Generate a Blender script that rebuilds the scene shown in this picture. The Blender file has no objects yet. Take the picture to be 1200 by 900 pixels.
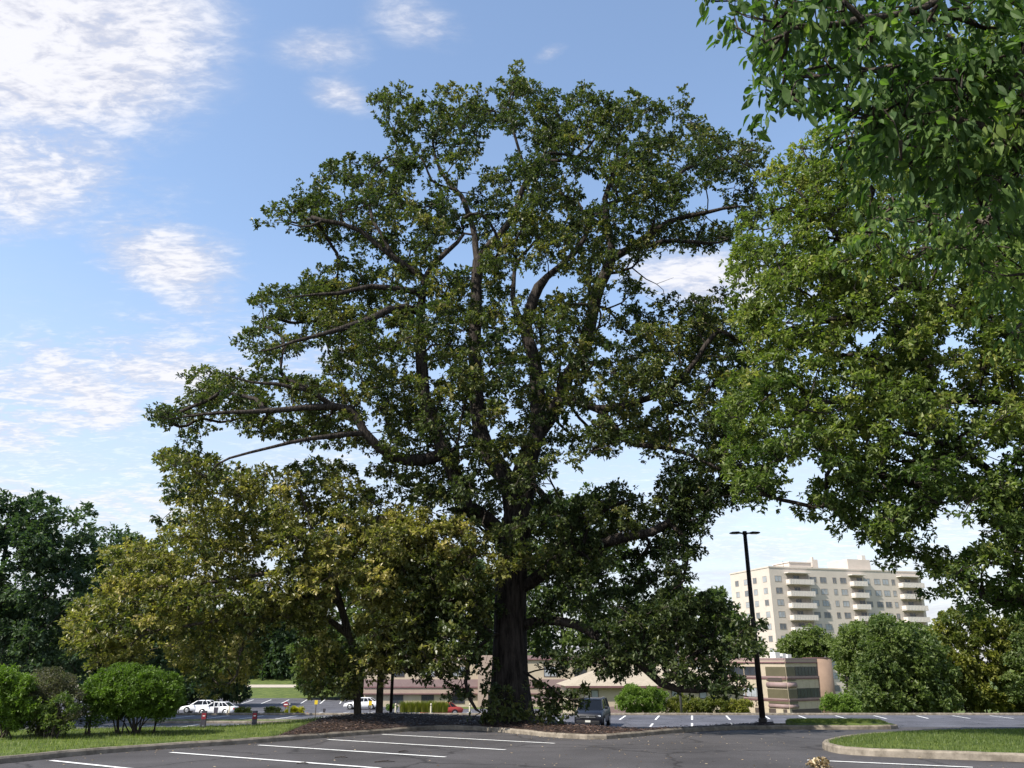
import bpy, bmesh, math, random
import numpy as np
from mathutils import Vector, Matrix
random.seed(7); rng = np.random.default_rng(11)
R = math.radians
scn = bpy.context.scene
COL = scn.collection

# ------------------------------------------------------------------ camera
EYE = 1.6; FPX = 930.0; TH = R(19.26)
cam_d = bpy.data.cameras.new('camera'); cam = bpy.data.objects.new('camera', cam_d); COL.objects.link(cam)
cam.location = (0, 0, EYE); cam.rotation_euler = (math.pi/2 + TH, 0, 0)
cam_d.sensor_width = 36; cam_d.lens = FPX/1200*36; cam_d.clip_start = .1; cam_d.clip_end = 4000
scn.camera = cam
scn.view_settings.view_transform = 'Standard'; scn.view_settings.look = 'None'
scn.view_settings.gamma = 1; scn.view_settings.exposure = 0.85

def ray(px, py):
    dx, off = px-600, py-450
    return np.array([dx, FPX*math.cos(TH)+off*math.sin(TH), FPX*math.sin(TH)-off*math.cos(TH)])
def P(px, py, Y):
    r = ray(px, py); return r*(Y/r[1]) + np.array([0, 0, EYE])

# ------------------------------------------------------------------ sun and sky
SUN_EL = R(46); SAZ = np.array([-.83, -.56]); SAZ = SAZ/np.linalg.norm(SAZ)
sd = bpy.data.lights.new('sun', 'SUN'); sun = bpy.data.objects.new('sun', sd); COL.objects.link(sun)
sd.energy = 4.2; sd.angle = R(.5); sd.color = (1, .94, .84)
to_sun = Vector((SAZ[0]*math.cos(SUN_EL), SAZ[1]*math.cos(SUN_EL), math.sin(SUN_EL)))
sun.rotation_euler = to_sun.to_track_quat('Z', 'Y').to_euler()

w = bpy.data.worlds.new('World'); scn.world = w; w.use_nodes = True
nt = w.node_tree; N = nt.nodes; L = nt.links; N.clear()
def nd(tree, t, **kw):
    n = tree.nodes.new(t)
    for k, v in kw.items(): setattr(n, k, v)
    return n
out = nd(nt, 'ShaderNodeOutputWorld'); bg = nd(nt, 'ShaderNodeBackground'); bg.inputs[1].default_value = .145
sky = nd(nt, 'ShaderNodeTexSky'); sky.sky_type = 'NISHITA'; sky.sun_disc = False
sky.sun_elevation = SUN_EL; sky.sun_rotation = math.atan2(SAZ[0], SAZ[1])
sky.air_density = 1.15; sky.dust_density = .6; sky.ozone_density = 1.6; sky.altitude = 100
tc = nd(nt, 'ShaderNodeTexCoord'); D = tc.outputs['Generated']
def m_(op, a, b=None, c=None, clamp=False):
    n = nd(nt, 'ShaderNodeMath', operation=op); n.use_clamp = clamp
    for i, v in enumerate((a, b, c)):
        if v is None: continue
        if hasattr(v, 'links') or hasattr(v, 'is_linked'): L.new(v, n.inputs[i])
        else: n.inputs[i].default_value = v
    return n.outputs[0]
def dot_(vec):
    n = nd(nt, 'ShaderNodeVectorMath', operation='DOT_PRODUCT'); L.new(D, n.inputs[0]); n.inputs[1].default_value = tuple(vec)
    return n.outputs['Value']
def smooth(x, a, b, lo=0., hi=1.):
    n = nd(nt, 'ShaderNodeMapRange', interpolation_type='SMOOTHSTEP'); L.new(x, n.inputs[0])
    n.inputs[1].default_value = a; n.inputs[2].default_value = b; n.inputs[3].default_value = lo; n.inputs[4].default_value = hi
    return n.outputs[0]
def unit(v): return v/np.linalg.norm(v)
def cloud_mask(px, py, ra, rb, ang, weight, inner=.25, outer=1.25):
    c = unit(ray(px, py)); ca, sa = math.cos(R(ang)), math.sin(R(ang))
    e1 = unit(ray(px+ra*ca, py+ra*sa)); e2 = unit(ray(px-rb*sa, py+rb*ca))
    t1 = e1-c*e1.dot(c); t2 = e2-c*e2.dot(c)
    u = m_('MULTIPLY', dot_(t1), 1/t1.dot(t1)); v = m_('MULTIPLY', dot_(t2), 1/t2.dot(t2))
    d = m_('SQRT', m_('ADD', m_('MULTIPLY', u, u), m_('MULTIPLY', v, v)))
    front = m_('GREATER_THAN', dot_(c), 0.0)
    return m_('MULTIPLY', smooth(d, outer, inner, 0, weight), front)
dz = m_('ADD', dot_((0, 0, 1)), .12)
sep = nd(nt, 'ShaderNodeSeparateXYZ'); L.new(D, sep.inputs[0])
cmb = nd(nt, 'ShaderNodeCombineXYZ'); L.new(m_('DIVIDE', sep.outputs[0], m_('MAXIMUM', dz, .05)), cmb.inputs[0]); L.new(m_('DIVIDE', sep.outputs[1], m_('MAXIMUM', dz, .05)), cmb.inputs[1])
def noise_(scale, detail, rough, dist, rot, sc, src):
    mp = nd(nt, 'ShaderNodeMapping'); L.new(src, mp.inputs[0]); mp.inputs['Rotation'].default_value = rot; mp.inputs['Scale'].default_value = sc
    n = nd(nt, 'ShaderNodeTexNoise'); L.new(mp.outputs[0], n.inputs[0]); n.inputs['Scale'].default_value = scale
    n.inputs['Detail'].default_value = detail; n.inputs['Roughness'].default_value = rough; n.inputs['Distortion'].default_value = dist
    return n.outputs[0]
pl = cmb.outputs[0]
n_big = noise_(2.6, 8, .58, .5, (0, 0, R(35)), (1, .75, 1), pl)
n_str = noise_(11, 7, .64, .5, (0, 0, R(48)), (.9, 1.5, 1), pl)
n_fine = noise_(30, 4, .6, .4, (0, 0, R(20)), (1, 2.2, 1), pl)
nz = m_('ADD', m_('ADD', m_('MULTIPLY', n_big, .5), m_('MULTIPLY', n_str, .42)), m_('MULTIPLY', n_fine, .2))   # mean about .56
masks = [cloud_mask(70, 60, 235, 165, -28, 1.16, .3, 1.12), cloud_mask(30, 190, 170, 115, -25, 1.0, .2, 1.2),
         cloud_mask(195, 300, 115, 66, 22, .98, .1), cloud_mask(230, 350, 90, 42, 20, .6, .1),
         cloud_mask(100, 460, 360, 105, -14, .98, .1), cloud_mask(60, 600, 420, 110, 0, .92, .1), cloud_mask(20, 430, 110, 30, 8, .7, .1),
         cloud_mask(375, 58, 75, 34, -8, .62, .05), cloud_mask(490, 28, 75, 44, 10, .62, .05), cloud_mask(400, 112, 52, 26, 8, .72, .05), cloud_mask(645, 62, 28, 12, -15, .55, .05), cloud_mask(150, 210, 120, 50, 10, .45, .05),
         cloud_mask(830, 330, 150, 48, 10, .95), cloud_mask(900, 660, 90, 26, 0, .62), cloud_mask(1000, 640, 420, 75, 0, .66), cloud_mask(740, 600, 200, 60, 0, .55),
         cloud_mask(350, 420, 160, 45, -10, .62), cloud_mask(450, 540, 350, 60, 0, .5), cloud_mask(1000, 330, 260, 90, 0, .6)]
mk = masks[0]
for q in masks[1:]: mk = m_('MAXIMUM', mk, q)
rear = m_('MULTIPLY', smooth(dot_((0, -1, 0)), .0, .5), .6); mk = m_('MAXIMUM', mk, rear)
dens = m_('ADD', mk, m_('MULTIPLY', m_('SUBTRACT', nz, .56), m_('MULTIPLY', m_('SQRT', mk), 4.2)))
cov = smooth(dens, .05, 1.3, 0, .97)
veil = smooth(dot_((0, 0, 1)), .50, .02, 0, .86)
cov = m_('MAXIMUM', cov, m_('MULTIPLY', veil, smooth(nz, .35, .75, .7, 1.15)), None, True)
cmix = nd(nt, 'ShaderNodeMix', data_type='RGBA')
L.new(smooth(m_('ADD', m_('MULTIPLY', dens, .22), m_('ADD', m_('MULTIPLY', n_str, .8), m_('MULTIPLY', n_fine, .45))), .68, 1.0), cmix.inputs[0])
cmix.inputs[6].default_value = (2.65, 2.72, 3.15, 1); cmix.inputs[7].default_value = (3.75, 3.75, 3.95, 1)
hs = nd(nt, 'ShaderNodeHueSaturation'); L.new(sky.outputs[0], hs.inputs['Color']); hs.inputs['Saturation'].default_value = .95; hs.inputs['Value'].default_value = 1.0
mx = nd(nt, 'ShaderNodeMix', data_type='RGBA'); L.new(cov, mx.inputs[0]); L.new(hs.outputs[0], mx.inputs[6]); L.new(cmix.outputs[2], mx.inputs[7])
L.new(mx.outputs[2], bg.inputs[0]); L.new(bg.outputs[0], out.inputs[0])

# ------------------------------------------------------------------ tags
def tag(o, label=None, cat=None, group=None, kind=None):
    if label: o['label'] = label
    if cat: o['category'] = cat
    if group: o['group'] = group
    if kind: o['kind'] = kind
    return o
def empty(name, loc, label=None, cat=None, group=None, rz=0):
    o = bpy.data.objects.new(name, None); COL.objects.link(o); o.location = tuple(loc); o.rotation_euler = (0, 0, rz); o.empty_display_size = .3
    return tag(o, label, cat, group)
def copy_tree(o, parent=None):
    c = o.copy(); COL.objects.link(c)
    if parent: c.parent = parent
    for ch in list(o.children): copy_tree(ch, c)
    return c

# ------------------------------------------------------------------ materials
MATS = {}
def mat(name, col, rough=.8, metal=0., spec=.3, var=.0, scale=8., bump=0., bscale=40., col2=None, bdist=.02, detail=5, ramp=(.35, .65)):
    if name in MATS: return MATS[name]
    m = bpy.data.materials.new(name); m.use_nodes = True; t = m.node_tree; b = t.nodes['Principled BSDF']
    b.inputs['Roughness'].default_value = rough; b.inputs['Metallic'].default_value = metal; b.inputs['Specular IOR Level'].default_value = spec
    b.inputs['Base Color'].default_value = (*col, 1)
    co = nd(t, 'ShaderNodeTexCoord')
    if var or col2:
        n = nd(t, 'ShaderNodeTexNoise'); t.links.new(co.outputs['Object'], n.inputs[0]); n.inputs['Scale'].default_value = scale; n.inputs['Detail'].default_value = detail; n.inputs['Roughness'].default_value = .65
        r = nd(t, 'ShaderNodeValToRGB'); t.links.new(n.outputs[0], r.inputs[0])
        c2 = col2 or tuple(min(1, c*(1+var)) for c in col); c1 = col if col2 else tuple(c*(1-var) for c in col)
        r.color_ramp.elements[0].position = ramp[0]; r.color_ramp.elements[1].position = ramp[1]
        r.color_ramp.elements[0].color = (*c1, 1); r.color_ramp.elements[1].color = (*c2, 1)
        t.links.new(r.outputs[0], b.inputs['Base Color'])
    if bump:
        n2 = nd(t, 'ShaderNodeTexNoise'); t.links.new(co.outputs['Object'], n2.inputs[0]); n2.inputs['Scale'].default_value = bscale; n2.inputs['Detail'].default_value = 4
        bp = nd(t, 'ShaderNodeBump'); bp.inputs['Strength'].default_value = bump; bp.inputs['Distance'].default_value = bdist
        t.links.new(n2.outputs[0], bp.inputs['Height']); t.links.new(bp.outputs[0], b.inputs['Normal'])
    MATS[name] = m; return m

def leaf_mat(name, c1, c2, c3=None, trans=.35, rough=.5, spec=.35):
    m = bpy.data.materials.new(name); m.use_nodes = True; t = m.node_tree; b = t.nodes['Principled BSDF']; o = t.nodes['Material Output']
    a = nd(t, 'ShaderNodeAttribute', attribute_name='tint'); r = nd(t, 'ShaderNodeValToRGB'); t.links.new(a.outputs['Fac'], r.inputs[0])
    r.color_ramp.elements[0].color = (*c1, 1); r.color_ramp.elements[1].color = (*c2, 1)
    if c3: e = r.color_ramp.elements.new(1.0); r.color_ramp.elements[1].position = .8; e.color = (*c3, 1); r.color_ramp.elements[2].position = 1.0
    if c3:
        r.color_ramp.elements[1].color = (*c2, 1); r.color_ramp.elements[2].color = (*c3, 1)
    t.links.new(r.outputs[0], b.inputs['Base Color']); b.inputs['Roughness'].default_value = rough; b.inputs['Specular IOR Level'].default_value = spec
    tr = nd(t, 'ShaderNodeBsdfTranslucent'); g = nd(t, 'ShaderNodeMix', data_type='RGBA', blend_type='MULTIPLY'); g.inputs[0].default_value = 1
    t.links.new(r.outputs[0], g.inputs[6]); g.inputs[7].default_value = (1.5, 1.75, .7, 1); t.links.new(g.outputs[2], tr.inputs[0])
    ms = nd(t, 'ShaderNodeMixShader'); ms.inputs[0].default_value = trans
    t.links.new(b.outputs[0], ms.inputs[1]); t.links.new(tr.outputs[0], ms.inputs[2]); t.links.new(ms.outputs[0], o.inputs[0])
    return m

def bark_mat(name, c1, c2, sc=6):
    m = bpy.data.materials.new(name); m.use_nodes = True; t = m.node_tree; b = t.nodes['Principled BSDF']
    co = nd(t, 'ShaderNodeTexCoord'); mp = nd(t, 'ShaderNodeMapping'); mp.inputs['Scale'].default_value = (sc, sc, sc*.16); t.links.new(co.outputs['Object'], mp.inputs[0])
    n = nd(t, 'ShaderNodeTexNoise'); n.inputs['Scale'].default_value = 1.6; n.inputs['Detail'].default_value = 7; n.inputs['Roughness'].default_value = .7; t.links.new(mp.outputs[0], n.inputs[0])
    v = nd(t, 'ShaderNodeTexVoronoi', feature='DISTANCE_TO_EDGE'); v.inputs['Scale'].default_value = 2.2; t.links.new(mp.outputs[0], v.inputs[0])
    r = nd(t, 'ShaderNodeValToRGB'); r.color_ramp.elements[0].position = .35; r.color_ramp.elements[1].position = .65
    r.color_ramp.elements[0].color = (*c1, 1); r.color_ramp.elements[1].color = (*c2, 1)
    t.links.new(n.outputs[0], r.inputs[0]); t.links.new(r.outputs[0], b.inputs['Base Color'])
    ad = nd(t, 'ShaderNodeMath', operation='ADD'); t.links.new(n.outputs[0], ad.inputs[0]); t.links.new(v.outputs[0], ad.inputs[1])
    bp = nd(t, 'ShaderNodeBump'); bp.inputs['Strength'].default_value = .9; bp.inputs['Distance'].default_value = .08
    t.links.new(ad.outputs[0], bp.inputs['Height']); t.links.new(bp.outputs[0], b.inputs['Normal']); b.inputs['Roughness'].default_value = .95; b.inputs['Specular IOR Level'].default_value = .1
    return m

# ------------------------------------------------------------------ mesh builders
def link_mesh(name, me, m=None, parent=None):
    o = bpy.data.objects.new(name, me); COL.objects.link(o)
    if m: me.materials.append(m)
    if parent: o.parent = parent
    return o
def np_mesh(name, V, F, m, parent=None, tint=None, smooth_=False):
    V = np.asarray(V, np.float32); F = np.asarray(F, np.int32); k = F.shape[1]
    me = bpy.data.meshes.new(name); me.vertices.add(len(V)); me.vertices.foreach_set('co', V.ravel())
    me.loops.add(F.size); me.loops.foreach_set('vertex_index', F.ravel())
    me.polygons.add(len(F)); me.polygons.foreach_set('loop_start', np.arange(0, F.size, k, dtype=np.int32))
    me.polygons.foreach_set('loop_total', np.full(len(F), k, np.int32))
    if tint is not None:
        a = me.attributes.new('tint', 'FLOAT', 'POINT'); a.data.foreach_set('value', np.asarray(tint, np.float32))
    me.update(calc_edges=True)
    me.polygons.foreach_set('use_smooth', np.full(len(F), smooth_, bool))
    return link_mesh(name, me, m, parent)

class MB:
    def __init__(s): s.v = []; s.f = []
    def add(s, vs, fs):
        n = len(s.v); s.v += [tuple(map(float, p)) for p in vs]; s.f += [tuple(i+n for i in f) for f in fs]; return s
    def box(s, a, b, M=None):
        x0, y0, z0 = a; x1, y1, z1 = b
        vs = [(x0,y0,z0),(x1,y0,z0),(x1,y1,z0),(x0,y1,z0),(x0,y0,z1),(x1,y0,z1),(x1,y1,z1),(x0,y1,z1)]
        if M is not None: vs = [M @ Vector(p) for p in vs]
        return s.add(vs, [(0,3,2,1),(4,5,6,7),(0,1,5,4),(1,2,6,5),(2,3,7,6),(3,0,4,7)])
    def prism(s, poly, z0, z1):
        n = len(poly)
        return s.add([(x,y,z0) for x,y in poly]+[(x,y,z1) for x,y in poly], [tuple(range(n-1,-1,-1)), tuple(range(n,2*n))]+[(i,(i+1)%n,(i+1)%n+n,i+n) for i in range(n)])
    def tube(s, pts, rad, sides=8, cap=True):
        V, F = tube_np(np.array(pts, float), np.array(rad, float) if hasattr(rad, '__len__') else np.full(len(pts), float(rad)), sides)
        n = len(V); F = [tuple(f) for f in F]
        if cap: F += [tuple(range(sides-1,-1,-1)), tuple(range(n-sides, n))]
        return s.add(V, F)
    def build(s, name, m, parent=None, smooth_=False, bevel=0):
        me = bpy.data.meshes.new(name); me.from_pydata(s.v, [], s.f); me.update()
        if smooth_: me.polygons.foreach_set('use_smooth', [True]*len(me.polygons))
        o = link_mesh(name, me, m, parent)
        if bevel:
            b = o.modifiers.new('bevel', 'BEVEL'); b.width = bevel; b.segments = 2; b.limit_method = 'ANGLE'
        return o
def tube_np(pts, rad, sides):
    n = len(pts); d = np.gradient(pts, axis=0) if n > 1 else np.array([[0,0,1.]]); d /= np.linalg.norm(d, axis=1, keepdims=True)+1e-9
    ref = np.array([0, 1., 0]) if abs(d[:,2].mean()) > .6 else np.array([0, 0, 1.])
    a = np.cross(d, ref); a /= np.linalg.norm(a, axis=1, keepdims=True)+1e-9; b = np.cross(d, a)
    t = np.arange(sides)*2*math.pi/sides
    V = pts[:,None]+rad[:,None,None]*(np.cos(t)[None,:,None]*a[:,None]+np.sin(t)[None,:,None]*b[:,None])
    i = np.arange(n-1)[:,None]*sides; j = np.arange(sides)[None]; j2 = (j+1) % sides
    F = np.stack([i+j, i+j2, i+sides+j2, i+sides+j], -1).reshape(-1, 4)
    return V.reshape(-1, 3), F
class TB:
    def __init__(s): s.V = []; s.F = []; s.n = 0
    def add(s, pts, rad, sides, warp=None):
        V, F = tube_np(np.asarray(pts, float), np.asarray(rad, float), sides)
        if warp: V = warp(V)
        s.V.append(V); s.F.append(F+s.n); s.n += len(V)
    def build(s, name, m, parent): return np_mesh(name, np.concatenate(s.V), np.concatenate(s.F), m, parent, smooth_=True)

# ------------------------------------------------------------------ terrain height
PL = [(-80,1.4),(0,0),(31,-.62),(44,-1.72),(56,-2.5),(70,-2.5),(80,-4.3),(145,-4.3),(165,-3.2),(176,-2.7),(190,-1.5),(260,5),(900,20)]
PR = [(-80,1.4),(0,0),(31,-.62),(44,-1.72),(56,-2.5),(70,-2.5),(80,-4.3),(145,-9.3),(165,-9.3),(176,-9.3),(190,-9.3),(260,-9.3),(900,-6)]
def h(X, Y):
    a = np.interp(Y, *zip(*PL)); b = np.interp(Y, *zip(*PR)); t = np.clip((X-4)/26, 0, 1)
    return float(a*(1-t)+b*t)
def G(px, py, dz=0.):
    r = ray(px, py); s = r/r[1]
    lo = 5.0
    for Y in np.arange(8, 300, .1):
        if EYE+s[2]*Y < h(s[0]*Y, Y)+dz: return np.array([s[0]*Y, Y, h(s[0]*Y, Y)+dz])
    Y = 300; return np.array([s[0]*Y, Y, h(s[0]*Y, Y)])
def near(px, py, dz=0.):                       # point on the near lot's own gently falling plane
    r = ray(px, py); Y = (EYE-dz)/(-r[2]/r[1]-.02); return (r[0]/r[1]*Y, Y)

def sheet(name, poly, m, dz, zf=None, cell=None, kind='structure', skirt=0):
    bm = bmesh.new(); vs = [bm.verts.new((x, y, 0)) for x, y in poly]; bm.faces.new(vs)
    ys = [y for _, y in poly]; xs = [x for x, _ in poly]
    cuts = [((0, y, 0), (0, 1, 0)) for y, _ in PL if min(ys) < y < max(ys)]
    cuts += [((x, 0, 0), (1, 0, 0)) for x in (4, 30) if min(xs) < x < max(xs) and max(ys) > 70]
    if cell:
        cuts += [((x, 0, 0), (1, 0, 0)) for x in np.arange(min(xs)+cell*.5, max(xs), cell)]
        cuts += [((0, y, 0), (0, 1, 0)) for y in np.arange(min(ys)+cell*.5, max(ys), cell)]
    for co, no in cuts: bmesh.ops.bisect_plane(bm, geom=bm.verts[:]+bm.edges[:]+bm.faces[:], plane_co=co, plane_no=no, dist=1e-5)
    bmesh.ops.triangulate(bm, faces=[f for f in bm.faces if len(f.verts) > 4])
    for v in bm.verts:
        v.co.z = (zf(v.co.x, v.co.y) if zf else h(v.co.x, v.co.y))+dz
    bm.normal_update()
    for f in bm.faces:
        if f.normal.z < 0: f.normal_flip()
    if skirt:
        be = [e for e in bm.edges if len(e.link_faces) == 1]
        r_ = bmesh.ops.extrude_edge_only(bm, edges=be)
        for v in r_['geom']:
            if isinstance(v, bmesh.types.BMVert): v.co.z -= skirt
    me = bpy.data.meshes.new(name); bm.to_mesh(me); bm.free()
    if zf: me.polygons.foreach_set('use_smooth', [True]*len(me.polygons))
    o = link_mesh(name, me, m)
    if kind: o['kind'] = kind
    return o

# ------------------------------------------------------------------ ground materials
m_grass_far = mat('grass ground', (.055, .085, .018), .95, col2=(.12, .15, .035), scale=.9, bump=.6, bscale=14, bdist=.08)
m_turf = mat('turf', (.05, .08, .014), .95, col2=(.13, .17, .03), scale=2.2, bump=.8, bscale=45, bdist=.05)
m_mulch = mat('mulch', (.014, .009, .008), .95, col2=(.060, .038, .030), scale=9, bump=1, bscale=28, bdist=.06, detail=8)
m_kerb = mat('kerb concrete', (.13, .11, .085), .9, col2=(.29, .25, .20), scale=3.2, bump=.5, bscale=30, bdist=.01)
m_line = mat('road paint', (.42, .42, .42), .7, col2=(.80, .80, .78), scale=9, ramp=(.30, .5), detail=8)
m_path = mat('pale road', (.42, .37, .30), .9, var=.12, scale=2)
def asphalt_mat(name, c, rough):
    m = bpy.data.materials.new(name); m.use_nodes = True; t = m.node_tree; b = t.nodes['Principled BSDF']; co = nd(t, 'ShaderNodeTexCoord')
    def nz_(sc, de, ro, di=0):
        n = nd(t, 'ShaderNodeTexNoise'); t.links.new(co.outputs['Object'], n.inputs[0]); n.inputs['Scale'].default_value = sc; n.inputs['Detail'].default_value = de; n.inputs['Roughness'].default_value = ro; n.inputs['Distortion'].default_value = di; return n
    a = nz_(.35, 6, .6, .4); f = nz_(55, 3, .7)
    r = nd(t, 'ShaderNodeValToRGB'); r.color_ramp.elements[0].position = .3; r.color_ramp.elements[1].position = .72
    r.color_ramp.elements[0].color = (*[x*.68 for x in c], 1); r.color_ramp.elements[1].color = (*[x*1.35 for x in c], 1); t.links.new(a.outputs[0], r.inputs[0])
    mr = nd(t, 'ShaderNodeMapRange'); t.links.new(f.outputs[0], mr.inputs[0]); mr.inputs[1].default_value = .3; mr.inputs[2].default_value = .7; mr.inputs[3].default_value = .55; mr.inputs[4].default_value = 1.55
    mm = nd(t, 'ShaderNodeMix', data_type='RGBA', blend_type='MULTIPLY'); mm.inputs[0].default_value = 1; t.links.new(r.outputs[0], mm.inputs[6]); t.links.new(mr.outputs[0], mm.inputs[7])
    # thin tar-dark cracks
    w1 = nd(t, 'ShaderNodeTexVoronoi', feature='DISTANCE_TO_EDGE'); w1.inputs['Scale'].default_value = .22
    dn = nz_(.8, 7, .7); ad = nd(t, 'ShaderNodeVectorMath', operation='ADD'); t.links.new(co.outputs['Object'], ad.inputs[0]); t.links.new(dn.outputs['Color'], ad.inputs[1]); t.links.new(ad.outputs[0], w1.inputs[0])
    cr = nd(t, 'ShaderNodeMapRange'); t.links.new(w1.outputs[0], cr.inputs[0]); cr.inputs[1].default_value = .004; cr.inputs[2].default_value = .013; cr.inputs[3].default_value = .5; cr.inputs[4].default_value = 1
    m2 = nd(t, 'ShaderNodeMix', data_type='RGBA', blend_type='MULTIPLY'); m2.inputs[0].default_value = 1; t.links.new(mm.outputs[2], m2.inputs[6]); t.links.new(cr.outputs[0], m2.inputs[7])
    t.links.new(m2.outputs[2], b.inputs['Base Color']); b.inputs['Roughness'].default_value = rough; b.inputs['Specular IOR Level'].default_value = .25
    bp = nd(t, 'ShaderNodeBump'); bp.inputs['Strength'].default_value = .5; bp.inputs['Distance'].default_value = .01; t.links.new(f.outputs[0], bp.inputs['Height']); t.links.new(bp.outputs[0], b.inputs['Normal'])
    return m
m_asph = asphalt_mat('dark asphalt', (.064, .060, .062), .85)
m_asph2 = asphalt_mat('worn asphalt', (.085, .085, .098), .85)

# ground sheet
xsG = [-900, -300, -120, -60, -30, 4, 30, 60, 120, 300, 900]; ysG = sorted(set([p[0] for p in PL]+[-600, 100, 120, 400, 600]))
V = [(x, y, h(x, y)-.05) for y in ysG for x in xsG]; nx = len(xsG)
F = [(j*nx+i, j*nx+i+1, (j+1)*nx+i+1, (j+1)*nx+i) for j in range(len(ysG)-1) for i in range(nx-1)]
g = np_mesh('ground', V, F, m_grass_far); g['kind'] = 'structure'
sheet('parking_lot', [(-70,-50),(90,-50),(90,52),(-70,52)], m_asph, -.012)
sheet('lower_parking_lot', [(-75,52),(90,52),(90,69.4),(-75,69.4)], m_asph2, -.012)
sheet('far_parking_lot', [(-90,84),(3.5,84),(3.5,113),(-14,113),(-14,145),(-90,145)], m_asph2, -.02)
sheet('road', [(-150,165),(3,165),(3,172),(-150,172)], m_path, .01)

# ------------------------------------------------------------------ kerbs and beds
def smooth_poly(pts, it=2, closed=False):
    pts = [np.array(p, float) for p in pts]
    for _ in range(it):
        q = []
        n = len(pts)
        for i in range(n if closed else n-1):
            a, b = pts[i], pts[(i+1) % n]; q += [a*.75+b*.25, a*.25+b*.75]
        if not closed: q = [pts[0]]+q+[pts[-1]]
        pts = q
    return [tuple(p) for p in pts]
def kerb(name, pts, zf, wd=.16, ht=.15, closed=False, label=None):
    pts = np.array(pts, float)
    seg = []
    for i in range(len(pts)-(0 if closed else 1)):
        a, b = pts[i], pts[(i+1) % len(pts)]; k = max(1, int(np.linalg.norm(b-a)/.8)); seg += [a+(b-a)*j/k for j in range(k)]
    if not closed: seg.append(pts[-1])
    p = np.array(seg); n = len(p)
    d = (np.roll(p, -1, 0)-np.roll(p, 1, 0)) if closed else np.gradient(p, axis=0)
    d /= np.linalg.norm(d, axis=1, keepdims=True); nr = np.stack([-d[:,1], d[:,0]], 1)
    prof = [(-wd/2-.02, -.25), (-wd/2, ht-.04), (-wd/2+.035, ht), (wd/2-.02, ht), (wd/2, ht-.02), (wd/2, -.25)]
    V = []
    for i in range(n):
        jit = .008*math.sin(i*2.3)+.006*math.sin(i*.7)
        for o_, z in prof: q = p[i]+nr[i]*o_; V.append((q[0], q[1], zf(p[i][0], p[i][1])+z+jit*.6))
    k = len(prof); F = []
    for i in range(n if closed else n-1):
        i2 = (i+1) % n
        for j in range(k-1): F.append((i*k+j, i*k+j+1, i2*k+j+1, i2*k+j))
    o = np_mesh(name, V, F, m_kerb); o['kind'] = 'structure'; return o
nearz = lambda x, y: -.02*y
def nearpts(l, dz=0): return [near(a, b, dz) for a, b in l]
edge_px = [(-260,918),(-120,905),(0,894),(100,883.5),(200,876.5),(280,871.5),(400,862.5),(470,857),(507,854.3),(545,854.6),(600,858.2),(655,864.2),(700,866.2),(735,863.6),(784,858.6),(835,855.5),(880,854)]
edge = nearpts(edge_px)
tip = [(11.4, 29.5), (12.9, 29.7), (13.4, 30.1), (13.0, 30.6), (11.5, 30.8)]
edge = edge+tip[:3]
kerb('kerb', smooth_poly(edge, 1)+[(13.2, 30.5), (12.4, 30.75), (11.0, 30.85), (9.4, 30.9)], nearz, ht=.12)
back_left = [(-36, 23.5), (-25, 25.5), (-17, 26.4), (-11, 28.5), (-7, 31.5), (-4, 33.5), (-1, 34.2), (1.5, 33.0), (3.2, 28.6), (4.2, 27.6), (5.5, 28.6), (7.5, 30.2), (9.4, 31.0)]
E = smooth_poly(edge, 1)
def split_poly(xa, xb):
    lo = [p for p in E if xa <= p[0] <= xb]; hi = [p for p in back_left+tip[::-1] if xa <= p[0] <= xb]
    def at(line, x):
        l = sorted(line); return (x, float(np.interp(x, [p[0] for p in l], [p[1] for p in l])))
    res = list(lo); top = sorted(hi)[::-1]
    if xb < 9: res.append(at(E, xb)); res.append(at(back_left, xb))
    res += top
    if xa > -30: res.append(at(back_left, xa)); res.append(at(E, xa))
    return res
def dist_edge(x, y, line=None):
    P_ = np.array(line or E); a = P_[:-1]; b = P_[1:]; ab = b-a; t = np.clip(((np.array([x, y])-a)*ab).sum(1)/(ab**2).sum(1), 0, 1)
    return float(np.min(np.linalg.norm(a+ab*t[:,None]-np.array([x, y]), axis=1)))
def bedz(x, y):
    d = min(dist_edge(x, y), dist_edge(x, y, back_left) + .05)
    m = .16*min(1, d/2.2)**.8*min(1, max(.1, (x+9.5)/3)) if x < 1 else .04*min(1, d)
    if x > 8.5: m += .09*min(1, d*1.6)
    m += .20*math.exp(-((x+5)**2/9+(y-31)**2/5))*min(1, d/1.5)
    if x < 8.5: m += .012*math.sin(x*3.1+y*2)*math.sin(y*4.3-x)
    return -.02*y+.115+m
XS1 = near(325, 868)[0]; XS2 = near(928, 853)[0]
sheet('grass_verge', [(-36, edge[0][1]-2)]+[p for p in split_poly(-36, XS1)], m_turf, 0, bedz, .6, skirt=1.2)
sheet('mulch_bed', split_poly(XS1, XS2), m_mulch, 0, bedz, .35, skirt=1.6)
gt = [p for p in E if p[0] > XS2]; lx = (XS2, float(np.interp(XS2, [p[0] for p in E[-14:]], [p[1] for p in E[-14:]])))
sheet('grass_tip', [lx]+gt+[tip[3], tip[4], (9.9, 31.0), (XS2, 30.9)], m_turf, .01, bedz, .5, skirt=1.0)
isl_px = [(966,874),(972,880),(1000,884.5),(1100,888.5),(1200,892),(1330,897),(1500,894),(1500,866),(1330,862),(1200,861),(1080,862),(1010,866)]
isl = smooth_poly(nearpts(isl_px), 2, True)
kerb('island_kerb', isl, nearz, closed=True)
cxi = np.mean([p[0] for p in isl]); cyi = np.mean([p[1] for p in isl])
def islz(x, y): d = dist_edge(x, y, isl+[isl[0]]); return -.02*y+.12+.10*min(1, d/1.6)
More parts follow.
